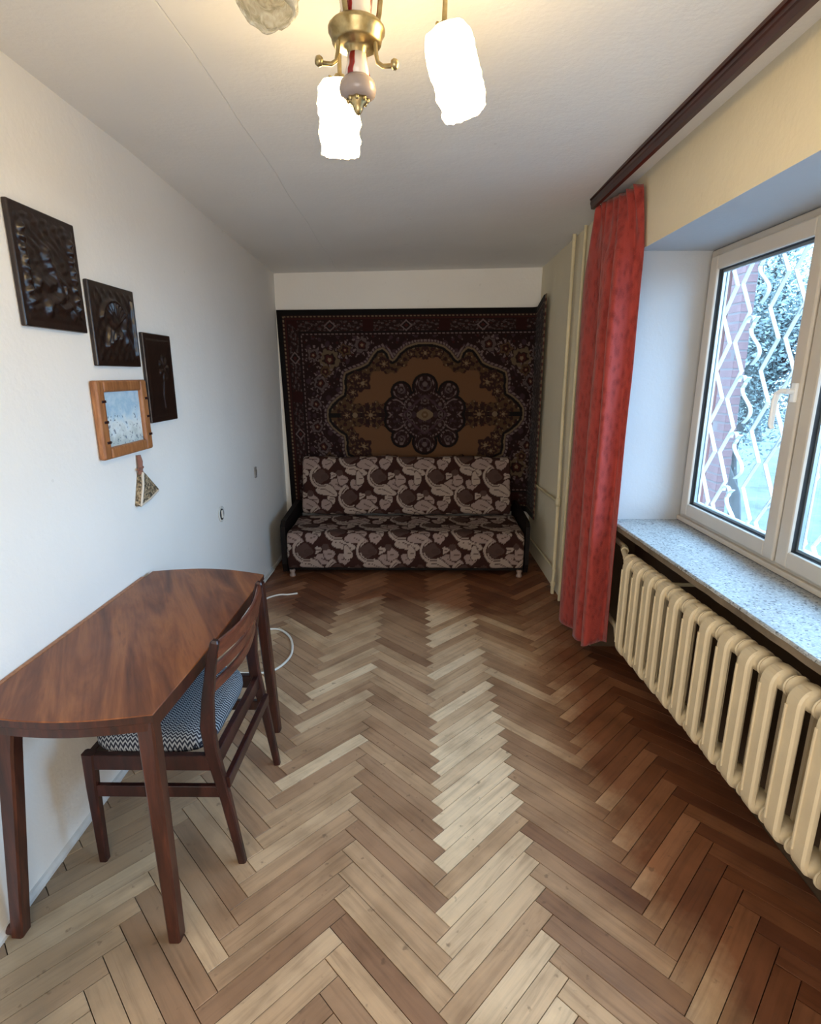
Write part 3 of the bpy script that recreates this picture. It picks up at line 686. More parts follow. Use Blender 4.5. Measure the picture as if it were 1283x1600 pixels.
    for (cx, cy, rad) in ((0, 0.265, 0.055), (0.0, 0.125, 0.03), (0.135, 0.09, 0.045), (0.15, 0.0, 0.03), (0.21, 0.22, 0.03)):
        q = np.hypot(A - cx, B - cy); put(med & (np.abs(q - rad) < 0.005) & (wob(A * 2, B * 2, 1.5) > -0.3), LILAC * 0.6); put(med & (q < rad * 0.4), LILAC * 0.7)
    q = np.abs(A) / 0.20 + np.abs(B) / 0.17; put(med & (np.abs(q - 1) < 0.05), PLUM * 2.2)
    q = np.abs(A) / 0.075 + (B / 0.055) ** 2; put(med & (q < 1), SAND * 0.85); put(med & (np.hypot(A, B) < 0.03), OLIVE * 1.3); put(med & (np.hypot(A, B) < 0.012), SAND)
    # borders
    bo = e <= 0.215; put(bo, DARK)
    put((e > 0.046) & (e < 0.064), DARK * 1.5); put((e > 0.05) & (e < 0.062) & (np.sin(along * 190) > -0.1), SAND * 0.9)
    put((e > 0.068) & (e < 0.082), RED * 0.8)
    mbd = (e > 0.092) & (e < 0.178); put(mbd, DARK * 1.1)
    put(mbd & (wob(along * 1.6, e * 3, 2.4) > 0.25), LILAC * 0.42); put(mbd & (wob(along * 2.4, e * 4, 6.4) > 0.66), LILAC * 0.8); put(mbd & (wob(along * 1.9, e * 3.4, 9.4) < -0.6), RED)
    k = (along + 0.165) % 0.66 - 0.33; k2 = (along + 0.165 + 0.33) % 0.66 - 0.33
    put((np.abs(k) < 0.045) & (e > 0.088) & (e < 0.19), RED * 0.55)
    dia = np.abs(k2) / 0.055 + np.abs(e - 0.135) / 0.048; put(dia < 1.0, LILAC * 0.95); put(dia < 0.72, BLACK); put(dia < 0.4, RED)
    put((e > 0.184) & (e < 0.192), BLACK); put((e > 0.195) & (e < 0.213), DARK); put((e > 0.197) & (e < 0.209) & (np.sin(along * 170) > -0.25), LILAC)
    put(e < 0.045, BLACK)
    return out * 0.74
NXc, NZc = 560, 360
ua = np.linspace(-CW, CW, NXc); vb = np.linspace((CT - CB) / 2, -(CT - CB) / 2, NZc)
Ag, Bg = np.meshgrid(ua, vb, indexing='ij')
colr = carpet_colors(Ag, Bg)
wx = Ag + PCX                                                            # unrolled position along the wall
x_c = 1.028; rcorner = 0.05
yw = YB - 0.016
turn = wx - (x_c - rcorner)
arc = rcorner * PI / 2
ang = np.clip(turn / rcorner, 0, PI / 2)
Xp = np.where(turn <= 0, wx, x_c - rcorner + rcorner * np.sin(ang))
Yp = np.where(turn <= 0, yw, yw - rcorner + rcorner * np.cos(ang)) - np.clip(turn - arc, 0, None)
Xp = Xp - np.where(turn > 0, 0, 0)
Zp = Bg + PCZ + 0.02 * (wx + 1.2) / 2.2 * (Bg > -9) + 0.06 * np.clip((turn - arc) / 0.22, 0, 1) * np.clip((Bg + 0.2), 0, 1)
down = (CT - Zp) / (CT - CB)
Xp = Xp + 0.048 * np.clip(down, 0, 1) * np.clip((-Ag - 0.6) / 0.68, 0, 1)
Yp = Yp - 0.008 * (1 + np.sin(wx * 7 + Bg * 2)) * np.clip(down * 2, 0, 1) * (turn <= 0)
last = np.clip((Ag - (CW - 0.035)) / 0.035, 0, 1)                       # turned-out selvedge on the right wall
sel = last > 0.01
colr[sel] = np.where((np.sin(Bg[sel] * 120) > 0.1)[:, None], RED * 1.2, SAND * 0.9)
car = grid_mesh('wall_carpet', np.stack([Xp, Yp, Zp], -1), colr, True, M_CARPET)
sm = car.modifiers.new('pile', 'SOLIDIFY'); sm.thickness = 0.007; sm.offset = 0
tag(car, 'brown oriental carpet with a medallion hung on the back wall above the sofa', 'carpet')

# ------------------------------------------------------------------ sofa
sofa = thing('sofa', 'armless fold-out sofa in brown and beige floral fabric before the wall carpet', 'sofa', (-0.08, 4.5, 0))
FD = np.array([0.040, 0.015, 0.011]); FM = np.array([0.085, 0.048, 0.039]); FL = np.array([0.40, 0.31, 0.26]); FL2 = np.array([0.33, 0.24, 0.21])
def floral(u, v):
    out = np.empty(u.shape + (3,)); out[:] = FD
    w_ = 0.008 * wob(u * 0.8, v * 0.8, 1.0)
    def put(m, c): out[m] = c
    def stamp(ox, oy):
        x = (u - ox + 0.255) % 0.51 - 0.255; y = (v - oy + 0.18) % 0.36 - 0.18
        r = np.hypot(x, y); th = np.arctan2(y, x)
        # fans of light leaves
        for (cx, cy, rx, ry, rot, cc) in ((0.055, -0.125, 0.095, 0.050, -0.25, FL), (-0.10, 0.10, 0.095, 0.045, -0.2, FL2), (0.055, 0.105, 0.045, 0.05, 0.6, FL2), (0.105, 0.005, 0.036, 0.026, 0.4, FL), (-0.02, -0.075, 0.05, 0.03, -0.5, FL), (0.19, -0.03, 0.045, 0.055, 0.3, FL2), (-0.165, -0.02, 0.034, 0.06, 0.15, FL)):
            c_, s_ = math.cos(rot), math.sin(rot); X = (x - cx) * c_ + (y - cy) * s_ + w_; Y = -(x - cx) * s_ + (y - cy) * c_
            q = (X / rx) ** 2 + (Y / ry) ** 2; a_ = np.arctan2(Y / ry, X / rx)
            put(q < 1.28 * (1 + 0.28 * np.cos(3 * a_ + 1)), FD); put(q < (1 + 0.28 * np.cos(3 * a_ + 1)), cc); put((np.abs(Y + 0.25 * X) < 0.0035) & (q < 0.7) & (X > -0.3 * rx), FM)
        put((np.hypot(x - 0.165, y - 0.03) < 0.028 + w_), FM)
        ring = np.hypot(x - 0.015, y)
        m = (ring < 0.112 + w_ * 0.5) & (ring > 0.072) & ((th > 1.9) | (th < -1.0)); put(m, FL); put((np.abs(ring - 0.088) < 0.0035) & ((th > 1.9) | (th < -1.0)), FD)
        put(ring < 0.074, FD)
        put((x / 0.066) ** 2 + (y / 0.058) ** 2 < 1 + 0.22 * np.cos(4 * th + 0.7) + 5 * w_, FM)
        put(((x - 0.03) / 0.04) ** 2 + ((y + 0.005) / 0.03) ** 2 < 0.7, FM * 0.85)
    stamp(0.0, 0.0); stamp(0.255, 0.18)
    return out * 0.85
def upholstered(name, prof, x0, x1, ou, ov, nx=330, ns=190, soft=0.025, seam=None):
    """profile (y,z) swept across x, ends rounded, print laid along the surface"""
    pr = np.array(prof); d = np.r_[0, np.cumsum(np.hypot(*np.diff(pr, axis=0).T))]
    s_ = np.linspace(0, d[-1], ns); py = np.interp(s_, d, pr[:, 0]); pz = np.interp(s_, d, pr[:, 1])
    for _ in range(6): py[1:-1] = (py[:-2] + 2 * py[1:-1] + py[2:]) / 4; pz[1:-1] = (pz[:-2] + 2 * pz[1:-1] + pz[2:]) / 4
    cy, cz = (pr[:, 0].min() + pr[:, 0].max()) / 2, (pr[:, 1].min() + pr[:, 1].max()) / 2
    k = np.linspace(0, 1, nx); x = x0 + (x1 - x0) * k
    end = np.minimum(x - x0, x1 - x); ins = np.where(end < soft, soft - np.sqrt(np.clip(soft ** 2 - (soft - end) ** 2, 0, None)), 0)
    hy, hz = py - cy, pz - cz; ln = np.hypot(hy, hz) + 1e-6
    X, Sg = np.meshgrid(x, s_, indexing='ij')
    puff = 0.006 * np.sin(X * 9 + 1) * np.sin(Sg * 6) + 0.003 * np.sin(X * 23 + Sg * 11)
    Y = py[None, :] - hy[None, :] / ln * (ins[:, None] - puff); Z = pz[None, :] - hz[None, :] / ln * (ins[:, None] - puff)
    if seam:                                                            # shallow groove along the piping line
        g = np.exp(-((Sg - seam - 0.006 * np.sin(X * 14)) / 0.006) ** 2) * 0.006; Y = Y + g
    c = floral(X + ou, Sg + ov)
    o = grid_mesh(name, np.stack([X, Y, Z], -1), c, True, M_SOFA, sofa)
    # close the ends
    me = o.data; bm = bmesh.new(); bm.from_mesh(me); bm.verts.ensure_lookup_table()
    for i in (0, nx - 1):
        try: bm.faces.new([bm.verts[i * ns + j] for j in (range(ns) if i else reversed(range(ns)))])
        except ValueError: pass
    bmesh.ops.recalc_face_normals(bm, faces=bm.faces[:]); bm.to_mesh(me); bm.free()
    return o
upholstered('seat', [(4.75, 0.09), (4.16, 0.075), (4.15, 0.085), (4.145, 0.20), (4.148, 0.325), (4.165, 0.36), (4.21, 0.375), (4.45, 0.372), (4.62, 0.39), (4.70, 0.385), (4.75, 0.36), (4.752, 0.12)], -1.035, 0.872, 0.125, -0.21, seam=0.70)
upholstered('backrest', [(4.80, 0.37), (4.66, 0.40), (4.64, 0.43), (4.70, 0.62), (4.765, 0.85), (4.785, 0.885), (4.82, 0.893), (4.86, 0.88), (4.87, 0.84), (4.82, 0.40)], -1.0, 0.835, 0.075, 0.05, nx=320, ns=170)
for x0, x1 in ((-1.085, -1.045), (0.882, 0.915)):
    mb = MB(); pr = [(4.20, 0.03), (4.18, 0.10), (4.18, 0.42), (4.22, 0.455), (4.78, 0.50), (4.86, 0.46), (4.86, 0.06), (4.80, 0.03)]
    mb.loft([[(x, y, z) for y, z in pr] for x in (x0, x1)], True, True, False); mb.build('side_panel', M_SOFA_DARK, sofa)
mb = MB(); mb.bbox((-1.04, 4.20, 0.045), (0.878, 4.80, 0.10), 0.004); mb.build('base', M_SOFA_DARK, sofa)
M_FOOT = plain('pale_foot', lin(150, 128, 116), 0.4)
for x in (-1.003, 0.842):
    for y in (4.175, 4.74):
        mb = MB(); mb.lathe([(0.0, 0.06), (0.022, 0.06), (0.022, 0.045), (0.017, 0.03), (0.024, 0.018), (0.024, 0.004), (0.018, 0.0), (0.0, 0.0)], (x, y, 0), seg=14); mb.build('foot', M_FOOT, sofa)

# ------------------------------------------------------------------ table
table = thing('table', 'reddish brown veneered folding table with bowed ends against the left wall', 'table', (-0.95, 1.78, 0))
def top_outline(inset=0.0):
    pts = []
    ya, yb = 1.238 + inset, 2.264 - inset; xa, xb = -1.185 + inset, -0.672 - inset
    for i in range(17):                                                 # near bowed end
        k = i / 16; pts.append((xa + (xb - 0.012 - xa) * k, ya - 0.034 * math.sin(PI * k) + 0.0))
    for i in range(1, 21):                                              # long front edge, faintly bowed
        k = i / 20; pts.append((xb - 0.012 + 0.012 * k + 0.012 * math.sin(PI * k), ya + (yb - ya) * k))
    for i in range(1, 17):
        k = i / 16; pts.append((xb - (xb - xa) * k, yb + 0.053 * math.sin(PI * k) + 0.036 * k))
    return pts
t = NT('table_veneer')                                                  # mirrored veneer leaves meeting on the centre line
co = t.n('ShaderNodeTexCoord'); sp = t.n('ShaderNodeSeparateXYZ'); t.l(co.outputs['Object'], sp.inputs[0])
yy = t.math('ABSOLUTE', t.math('SUBTRACT', sp.outputs['Y'], 0.0))
xx = t.math('ADD', sp.outputs['X'], t.math('MULTIPLY', yy, 0.55))
cb = t.n('ShaderNodeCombineXYZ'); t.put(cb.inputs[0], t.math('MULTIPLY', xx, 11.0)); t.put(cb.inputs[1], t.math('MULTIPLY', yy, 1.5)); t.put(cb.inputs[2], t.math('MULTIPLY', sp.outputs['Z'], 9))
g = t.noise(cb.outputs[0], 1.0, 6, 0.6, 0.7)
cb2 = t.n('ShaderNodeCombineXYZ'); t.put(cb2.inputs[0], t.math('MULTIPLY', xx, 90.0)); t.put(cb2.inputs[1], t.math('MULTIPLY', yy, 6.0))
fine = t.noise(cb2.outputs[0], 1.0, 3)
c = t.ramp(t.math('ADD', g, t.math('MULTIPLY', t.math('SUBTRACT', fine, 0.5), 0.2)), TABLE_STOPS)
rr_ = t.math('ADD', t.math('MULTIPLY', t.noise(co.outputs['Object'], 6, 4), 0.2), 0.28)
M_TOP = t.done(t.bsdf(c, rr_, 0, t.bump(fine, 0.04, 0.001), 0.32))
mb = MB(); o1 = top_outline()
lev = [(0.003, 0.715), (0.0, 0.718), (0.0, 0.738), (0.002, 0.741)]
rs = [[(x, y, z) for x, y in top_outline(i)] for i, z in lev]
mb.loft(rs[:3], True, False, False, 1); mb.loft(rs[2:], True, False, False, 0); mb.add(rs[0], [tuple(reversed(range(len(rs[0]))))], mi=1); mb.add(rs[3], [tuple(range(len(rs[3])))])
top = mb.build('tabletop', [M_TOP, M_TABLE_LEG], table)
mb = MB(); ins = 0.004
mb.loft([[(x, y, z) for x, y in top_outline(ins)] for z in (0.690, 0.717)], True, True, False)
mb.build('apron', M_TABLE_LEG, table)
for (tx, ty, bx, by) in ((-0.712, 1.262, -0.697, 1.235), (-0.688, 2.22, -0.640, 2.19), (-1.085, 1.262, -1.165, 1.245), (-1.12, 2.27, -1.165, 2.245)):
    mb = MB(); f_ = tx > -0.9
    ztop = 0.7165 if f_ else 0.70
    mb.bar([(tx, ty, ztop), (tx + (bx - tx) * 0.15, ty + (by - ty) * 0.15, 0.62), (bx, by, 0.0)], [0.048, 0.047, 0.036], [0.044, 0.046, 0.040], (1, 0, 0), 0.25)
    lg = mb.build('leg', M_TABLE_LEG, table)
    if not f_ and ty < 1.5:
        mb = MB(); mb.tube([(bx - 0.030, by - 0.002, 0.016), (bx - 0.012, by - 0.002, 0.016)], 0.016, 14); mb.build('caster', M_TABLE_LEG, lg)
mb = MB(); mb.bbox((-1.205, 1.30, 0.700), (-1.186, 2.235, 0.7395), 0.003); mb.build('rear_rail', M_FRAME_WOOD, table)

# ------------------------------------------------------------------ chair
chair = thing('dining_chair', 'dark red-brown wooden chair with zigzag fabric seat pushed under the table', 'chair', (-0.82, 1.73, 0))
Yn, Yf_ = 1.492, 1.968
M_CH = M_CHAIR
for y in (Yn, Yf_):
    mb = MB(); mb.bar([(-0.583, y, 0), (-0.617, y, 0.25), (-0.648, y, 0.43), (-0.655, y, 0.52), (-0.645, y, 0.62), (-0.624, y, 0.74), (-0.606, y, 0.815), (-0.604, y, 0.823)], [0.026, 0.034, 0.042, 0.044, 0.036, 0.03, 0.026, 0.016], [0.022, 0.026, 0.028, 0.028, 0.026, 0.024, 0.022, 0.014], (1, 0, 0), 0.35)
    mb.build('leg', M_CH, chair)
    mb = MB(); mb.bar([(-1.055, y + 0.004, 0), (-1.05, y, 0.30), (-1.045, y, 0.425)], [0.027, 0.034, 0.04], [0.026, 0.032, 0.034], (1, 0, 0), 0.3)
    mb.build('leg', M_CH, chair)
    mb = MB(); mb.bar([(-1.05, y, 0.395), (-0.64, y, 0.395)], 0.024, 0.055, (0, 1, 0), 0.2); mb.build('seat_rail', M_CH, chair)
    mb = MB(); mb.bar([(-1.05, y, 0.285), (-0.61, y, 0.285)], 0.02, 0.042, (0, 1, 0), 0.25); mb.build('side_stretcher', M_CH, chair)
for x, z in ((-1.045, 0.395), (-0.642, 0.395)):
    mb = MB(); mb.bar([(x, Yn, z), (x, Yf_, z)], 0.022, 0.055, (1, 0, 0), 0.2); mb.build('seat_rail', M_CH, chair)
mb = MB(); mb.bar([(-0.610, Yn, 0.315), (-0.610, Yf_, 0.315)], 0.02, 0.04, (1, 0, 0), 0.25); mb.build('back_stretcher', M_CHAIR, chair)
for z, h, x in ((0.787, 0.052, -0.606), (0.716, 0.036, -0.622), (0.652, 0.034, -0.636)):
    mb = MB(); pts = [(x + 0.030 * math.sin(PI * i / 14), Yn + (Yf_ - Yn) * i / 14, z - 0.006 * math.sin(PI * i / 14)) for i in range(15)]
    mb.bar(pts, 0.014, h, (1, 0, 0), 0.5); mb.build('back_slat', M_CHAIR_SLAT, chair)
t = NT('zigzag_fabric'); co = t.n('ShaderNodeTexCoord'); sp = t.n('ShaderNodeSeparateXYZ'); t.l(co.outputs['Object'], sp.inputs[0])
zz = t.math('ABSOLUTE', t.math('SUBTRACT', t.math('FRACT', t.math('MULTIPLY', sp.outputs['X'], 64)), 0.5))
vv = t.math('FRACT', t.math('ADD', t.math('MULTIPLY', sp.outputs['Y'], 92), t.math('MULTIPLY', zz, 1.5)))
fz2 = t.math('ADD', t.math('MULTIPLY', sp.outputs['Z'], 40), vv)
st = t.math('GREATER_THAN', t.math('FRACT', fz2), 0.55)
c = t.mix(st, lin(34, 38, 50), lin(150, 154, 158))
M_ZIG = t.done(t.bsdf(c, 0.85, 0, t.bump(st, 0.3, 0.002), 0.2))
mb = MB(); rings = []
def seat_pt(u, v, zt):
    x = -1.06 + 0.395 * u; hw = (0.222 + 0.012 * (1 - u)); return (x, 1.73 + hw * (2 * v - 1), zt)
outl = []
def srect(k, e=5.0):
    a = 2 * PI * k / 64; c_, s_ = math.cos(a), math.sin(a)
    return (0.5 + 0.5 * math.copysign(abs(c_) ** (2 / e), c_), 0.5 + 0.5 * math.copysign(abs(s_) ** (2 / e), s_))
for sc_, z in ((0.90, 0.408), (0.97, 0.414), (1.0, 0.430), (1.0, 0.452), (0.975, 0.470), (0.90, 0.482), (0.75, 0.490), (0.5, 0.496), (0.25, 0.498), (0.02, 0.4985)):
    rings.append([seat_pt(0.5 + (p[0] - 0.5) * sc_, 0.5 + (p[1] - 0.5) * sc_, z - 0.008 * (p[0] - 0.5)) for p in (srect(k) for k in range(64))])
mb.loft(rings, True, True, True); mb.build('seat', M_ZIG, chair)

# ------------------------------------------------------------------ left wall: pictures
t = NT('embossed_dark'); co = t.coord(); f = t.noise(co, 50, 4)
M_EMB = t.done(t.bsdf(t.ramp(f, [(0.3, lin(22, 12, 8)), (0.7, lin(40, 23, 16))]), 0.30, 0.0, t.bump(f, 0.25, 0.003), 0.6))
def relief(name, label, y0, y1, z0, z1, motif, depth=0.012, tilt=0.0):
    th = 0.018
    o = thing(name, label, 'picture', (XL, (y0 + y1) / 2, (z0 + z1) / 2), 'dark embossed panels on the left wall')
    mb = MB(); mb.bbox((XL + 0.001, y0, z0), (XL + th, y1, z1), 0.004); mb.build('board', M_EMB, o)
    n, m = 90, 110; P = np.zeros((n, m, 3)); U, V = np.meshgrid(np.linspace(0, 1, n), np.linspace(0, 1, m), indexing='ij')
    h = motif(U, V); edge = np.clip(np.minimum(np.minimum(U, 1 - U), np.minimum(V, 1 - V)) * 18, 0, 1)
    P[..., 0] = XL + th - 0.001 + depth * np.clip(h, -0.05, 1.3) * edge + 0.002 * edge
    P[..., 1] = y0 + 0.012 + (y1 - y0 - 0.024) * U; P[..., 2] = z0 + 0.012 + (z1 - z0 - 0.024) * V
    grid_mesh('relief', P, None, True, M_EMB, o); return o
def ridge(U, V, pts, w, asp=1.0):
    h = np.zeros(U.shape)
    for (a, b) in zip(pts[:-1], pts[1:]):
        ex, ey = b[0] - a[0], b[1] - a[1]; k = np.clip(((U - a[0]) * ex + (V - a[1]) * ey) / (ex * ex + ey * ey + 1e-9), 0, 1)
        h = np.maximum(h, np.exp(-(np.hypot(U - a[0] - k * ex, (V - a[1] - k * ey) * asp) / w) ** 2))
    return h
def motif_scene(U, V):
    h = np.zeros(U.shape)
    for x in (0.10, 0.90): h = np.maximum(h, ridge(U, V, [(x + 0.02 * math.sin(k * 1.7), 0.16 + 0.7 * k / 20) for k in range(21)], 0.035) * (0.7 + 0.3 * np.sin(V * 70)))
    body = [(0.45, 0.62), (0.52, 0.52), (0.56, 0.42), (0.62, 0.30), (0.52, 0.24), (0.40, 0.22), (0.36, 0.14)]
    h = np.maximum(h, ridge(U, V, body, 0.055)); h = np.maximum(h, ridge(U, V, [(0.56, 0.46), (0.68, 0.40), (0.66, 0.28)], 0.04)); h = np.maximum(h, ridge(U, V, [(0.50, 0.40), (0.36, 0.36), (0.26, 0.40), (0.22, 0.34)], 0.05))
    h = np.maximum(h, ridge(U, V, [(0.44, 0.66), (0.45, 0.68)], 0.06)); h = np.maximum(h, ridge(U, V, [(0.42, 0.22), (0.60, 0.16), (0.74, 0.20), (0.80, 0.12)], 0.035))
    return h + 0.17 * np.sin(U * 31 + np.sin(V * 17) * 2) * np.sin(V * 43 + U * 9) * (V > 0.12)
def motif_fan(U, V):
    h = np.zeros(U.shape)
    for k in range(9):
        a = 0.5 + k * 0.24; h = np.maximum(h, ridge(U, V, [(0.45, 0.5), (0.45 + 0.27 * math.cos(a), 0.52 + 0.28 * math.sin(a))], 0.028))
    h = np.maximum(h, ridge(U, V, [(0.45 + 0.30 * math.cos(0.4 + k * 0.13), 0.52 + 0.31 * math.sin(0.4 + k * 0.13)) for k in range(20)], 0.03))
    for k in range(5): h = np.maximum(h, ridge(U, V, [(0.30 + 0.06 * k, 0.46 - 0.03 * k), (0.22 + 0.09 * k, 0.22 + 0.05 * k)], 0.03))
    h = np.maximum(h, ridge(U, V, [(0.93, 0.12), (0.93, 0.88)], 0.02)); h = np.maximum(h, ridge(U, V, [(0.75, 0.70), (0.66, 0.46), (0.72, 0.3)], 0.05))
    return h + 0.12 * np.sin(U * 40) * np.sin(V * 31)
def motif_flower(U, V):
    h = np.zeros(U.shape); cx, cy = 0.62, 0.62
    for k in range(7):
        a = k * 2 * PI / 7; h = np.maximum(h, ridge(U, V, [(cx + 0.05 * math.cos(a), cy + 0.05 * math.sin(a)), (cx + 0.16 * math.cos(a), cy + 0.12 * math.sin(a))], 0.035))
    return np.maximum(h, 0.7 * ridge(U, V, [(0.6, 0.5), (0.52, 0.3), (0.55, 0.14)], 0.02))
relief('embossed_panel', 'largest and highest dark embossed panel with a carved figure scene', 1.738, 2.060, 1.744, 2.100, motif_scene)
relief('embossed_panel', 'middle dark brown embossed panel with a raised fan shape, above the light-framed picture', 2.098, 2.428, 1.631, 1.936, motif_fan)
relief('embossed_panel', 'lowest near-black panel with a faint flower, partly behind the light-framed picture', 2.470, 2.742, 1.385, 1.779, motif_flower, 0.006)

pic = thing('framed_picture', 'small pale blue winter picture in a notched light wood frame', 'picture', (XL, 2.24, 1.43))
y0, y1, z0, z1 = 2.045, 2.432, 1.280, 1.578; xa = XL + 0.001; fw = 0.052
Mn = M_FRAME_WOOD
for (a, b, c_, d) in ((y0, y0 + fw, z0, z1), (y1 - fw, y1, z0, z1), (y0 + fw - 0.002, y1 - fw + 0.002, z0, z0 + fw * 0.85), (y0 + fw - 0.002, y1 - fw + 0.002, z1 - fw * 0.85, z1)):
    mb = MB(); mb.bbox((xa, a, c_), (xa + 0.028, b, d), 0.009, 3); bar_ = mb.build('frame_bar', Mn, pic)
    if d - c_ > 0.2:
        for k in (0.22, 0.48, 0.74):
            zc = c_ + (d - c_) * k; yc = (a + b) / 2; mb = MB()
            mb.bbox((xa + 0.024, yc - 0.004, zc - 0.006), (xa + 0.0295, b if a > 2.2 else b, zc + 0.004), 0.001); mb.build('notch', M_CHAIR, bar_)
t = NT('winter_print'); co = t.n('ShaderNodeTexCoord'); sp = t.n('ShaderNodeSeparateXYZ'); t.l(co.outputs['Object'], sp.inputs[0])
n1 = t.noise(co.outputs['Object'], 26, 4, 0.6); n2 = t.noise(co.outputs['Object'], 60, 3)
hgt = t.math('ADD', t.math('MULTIPLY', sp.outputs['Z'], 4.5), t.math('MULTIPLY', t.math('SUBTRACT', n1, 0.5), 0.9))
c = t.ramp(t.math('ADD', hgt, 0.5), [(0.05, lin(186, 198, 198)), (0.35, lin(222, 232, 234)), (0.55, lin(196, 220, 234)), (0.75, lin(166, 200, 224)), (1.0, lin(200, 222, 236))])
dots = t.math('MULTIPLY', t.math('GREATER_THAN', n2, 0.60), t.math('LESS_THAN', hgt, 0.12))
c = t.mix(t.math('MULTIPLY', dots, 0.7), c, lin(78, 98, 122))
M_WINTER = t.done(t.bsdf(c, 0.25, 0, None, 0.5))
mb = MB(); yc, zc = (y0 + y1) / 2, (z0 + z1) / 2
mb.box((0.0, y0 + fw - 0.004 - yc, z0 + fw * 0.85 - 0.004 - zc), (0.012, y1 - fw + 0.004 - yc, z1 - fw * 0.85 + 0.004 - zc)); mb.build('painting', M_WINTER, pic, loc=(xa, yc, zc))

orn = thing('wall_ornament', 'small triangular woven pouch with a brown loop hanging below the framed picture', 'ornament', (XL, 2.34, 1.15))
M_ORN = plain('brown_cord', lin(128, 88, 74), 0.8, bump=0.4, bscale=200)
t = NT('beaded_cloth'); co = t.coord(); vo = t.n('ShaderNodeTexVoronoi'); vo.inputs['Scale'].default_value = 130; t.l(co, vo.inputs['Vector'])
sc = t.n('ShaderNodeSeparateColor'); t.l(vo.outputs['Color'], sc.inputs[0])
M_BEAD = t.done(t.bsdf(t.ramp(sc.outputs[0], [(0.2, lin(76, 66, 50)), (0.5, lin(130, 112, 84)), (0.8, lin(184, 164, 132)), (0.95, lin(110, 90, 66))]), 0.6, 0, t.bump(vo.outputs['Distance'], 0.8, 0.005)))
mb = MB(); mb.tube([(XL + 0.010, 2.325, 1.262), (XL + 0.013, 2.325, 1.235), (XL + 0.014, 2.320, 1.205), (XL + 0.014, 2.316, 1.18)], [0.009, 0.012, 0.010, 0.012], 10)
mb.tube([(XL + 0.014, 2.296, 1.203), (XL + 0.02, 2.318, 1.206), (XL + 0.014, 2.340, 1.208)], 0.006, 8); mb.build('loop', M_ORN, orn)
mb = MB(); fr_ = [(2.312, 1.185), (2.326, 1.190), (2.445, 1.088), (2.435, 1.078), (2.268, 1.048), (2.262, 1.056)]
mb.loft([[(x, y if i else y, z) for y, z in fr_] for i, x in enumerate((XL + 0.002, XL + 0.024))], True, True, False); mb.build('pouch', M_BEAD, orn)
M_EDGE = plain('pale_edging', lin(196, 186, 172), 0.5, bump=0.3)
mb = MB(); mb.tube([(XL + 0.024, 2.316, 1.188), (XL + 0.027, 2.298, 1.13), (XL + 0.024, 2.268, 1.05)], 0.006, 8); mb.build('edging', M_EDGE, orn)
mb = MB(); mb.tube([(XL + 0.022, 2.268, 1.05), (XL + 0.025, 2.35, 1.062), (XL + 0.022, 2.44, 1.083)], 0.005, 8); mb.build('edging', M_EDGE, orn)

M_SOCK = plain('white_socket_plastic', lin(214, 212, 206), 0.4)
M_HOLE = plain('socket_hole', lin(46, 44, 44), 0.8)
so = thing('wall_socket', 'round open wall socket low on the left wall near the sofa', 'socket', (XL, 3.255, 0.762))
mb = MB(); mb.lathe([(0.0, 0.002), (0.048, 0.002), (0.050, 0.006), (0.040, 0.009), (0.036, 0.004), (0.0, 0.003)], (XL, 3.255, 0.762), (1, 0, 0), 22); mb.build('rim', M_SOCK, so)
mb = MB(); mb.lathe([(0.0, 0.0065), (0.037, 0.0065), (0.037, 0.004)], (XL, 3.257, 0.757), (1, 0, 0), 18)
mb.build('hole', M_HOLE, so)
mb = MB(); mb.bbox((XL + 0.004, 3.246, 0.738), (XL + 0.014, 3.264, 0.785), 0.002); mb.build('contact_block', M_SOCK, so)
sw = thing('light_switch', 'tiny grey upright switch plate on the left wall near the carpet', 'switch', (XL, 4.02, 0.885))
mb = MB(); mb.bbox((XL + 0.0005, 4.0, 0.845), (XL + 0.008, 4.045, 0.927), 0.003); mb.build('plate', plain('grey_switch', lin(150, 144, 138), 0.5), sw)
mb = MB(); mb.bbox((XL + 0.006, 4.012, 0.868), (XL + 0.013, 4.032, 0.905), 0.002); mb.build('rocker', plain('switch_rocker', lin(112, 106, 100), 0.5), sw)

# ------------------------------------------------------------------ cable on the floor
def catmull(pts, n=8):
    pts = [Vector(p) for p in pts]; out = []
    for i in range(len(pts) - 1):
        a, b, c_, d = pts[max(i - 1, 0)], pts[i], pts[i + 1], pts[min(i + 2, len(pts) - 1)]
        for k in range(n):
            t_ = k / n; out.append(0.5 * ((2 * b) + (c_ - a) * t_ + (2 * a - 5 * b + 4 * c_ - d) * t_ ** 2 + (3 * b - a - 3 * c_ + d) * t_ ** 3))
    return out + [pts[-1]]
M_CABLE = plain('white_cable', lin(226, 222, 212), 0.4)
zc = 0.0075
path = [(-0.885, 3.80), (-0.95, 3.775), (-1.02, 3.768), (-1.09, 3.70), (-1.16, 3.55), (-1.165, 3.35), (-1.10, 3.235), (-0.977, 3.205), (-0.875, 3.20), (-0.775, 3.08), (-0.728, 2.87), (-0.79, 2.70), (-0.93, 2.672), (-1.034, 2.702), (-1.12, 2.80), (-1.168, 2.70), (-1.17, 2.5)]
mb = MB(); mb.tube(catmull([(x, y, zc) for x, y in path]), 0.0068, 8)
tag(mb.build('power_cable', M_CABLE), 'loose white cable looping over the parquet beyond the table', 'cable')
# cable run down the wall by the sofa's side
mb = MB(); mb.tube(catmull([(-1.19, 3.62, 0.006), (-1.185, 3.78, 0.012), (-1.188, 4.0, 0.012), (-1.186, 4.3, 0.012)]), 0.006, 8)
tag(mb.build('wall_cable', M_CABLE), 'pale cable lying along the left baseboard between table and sofa', 'cable')

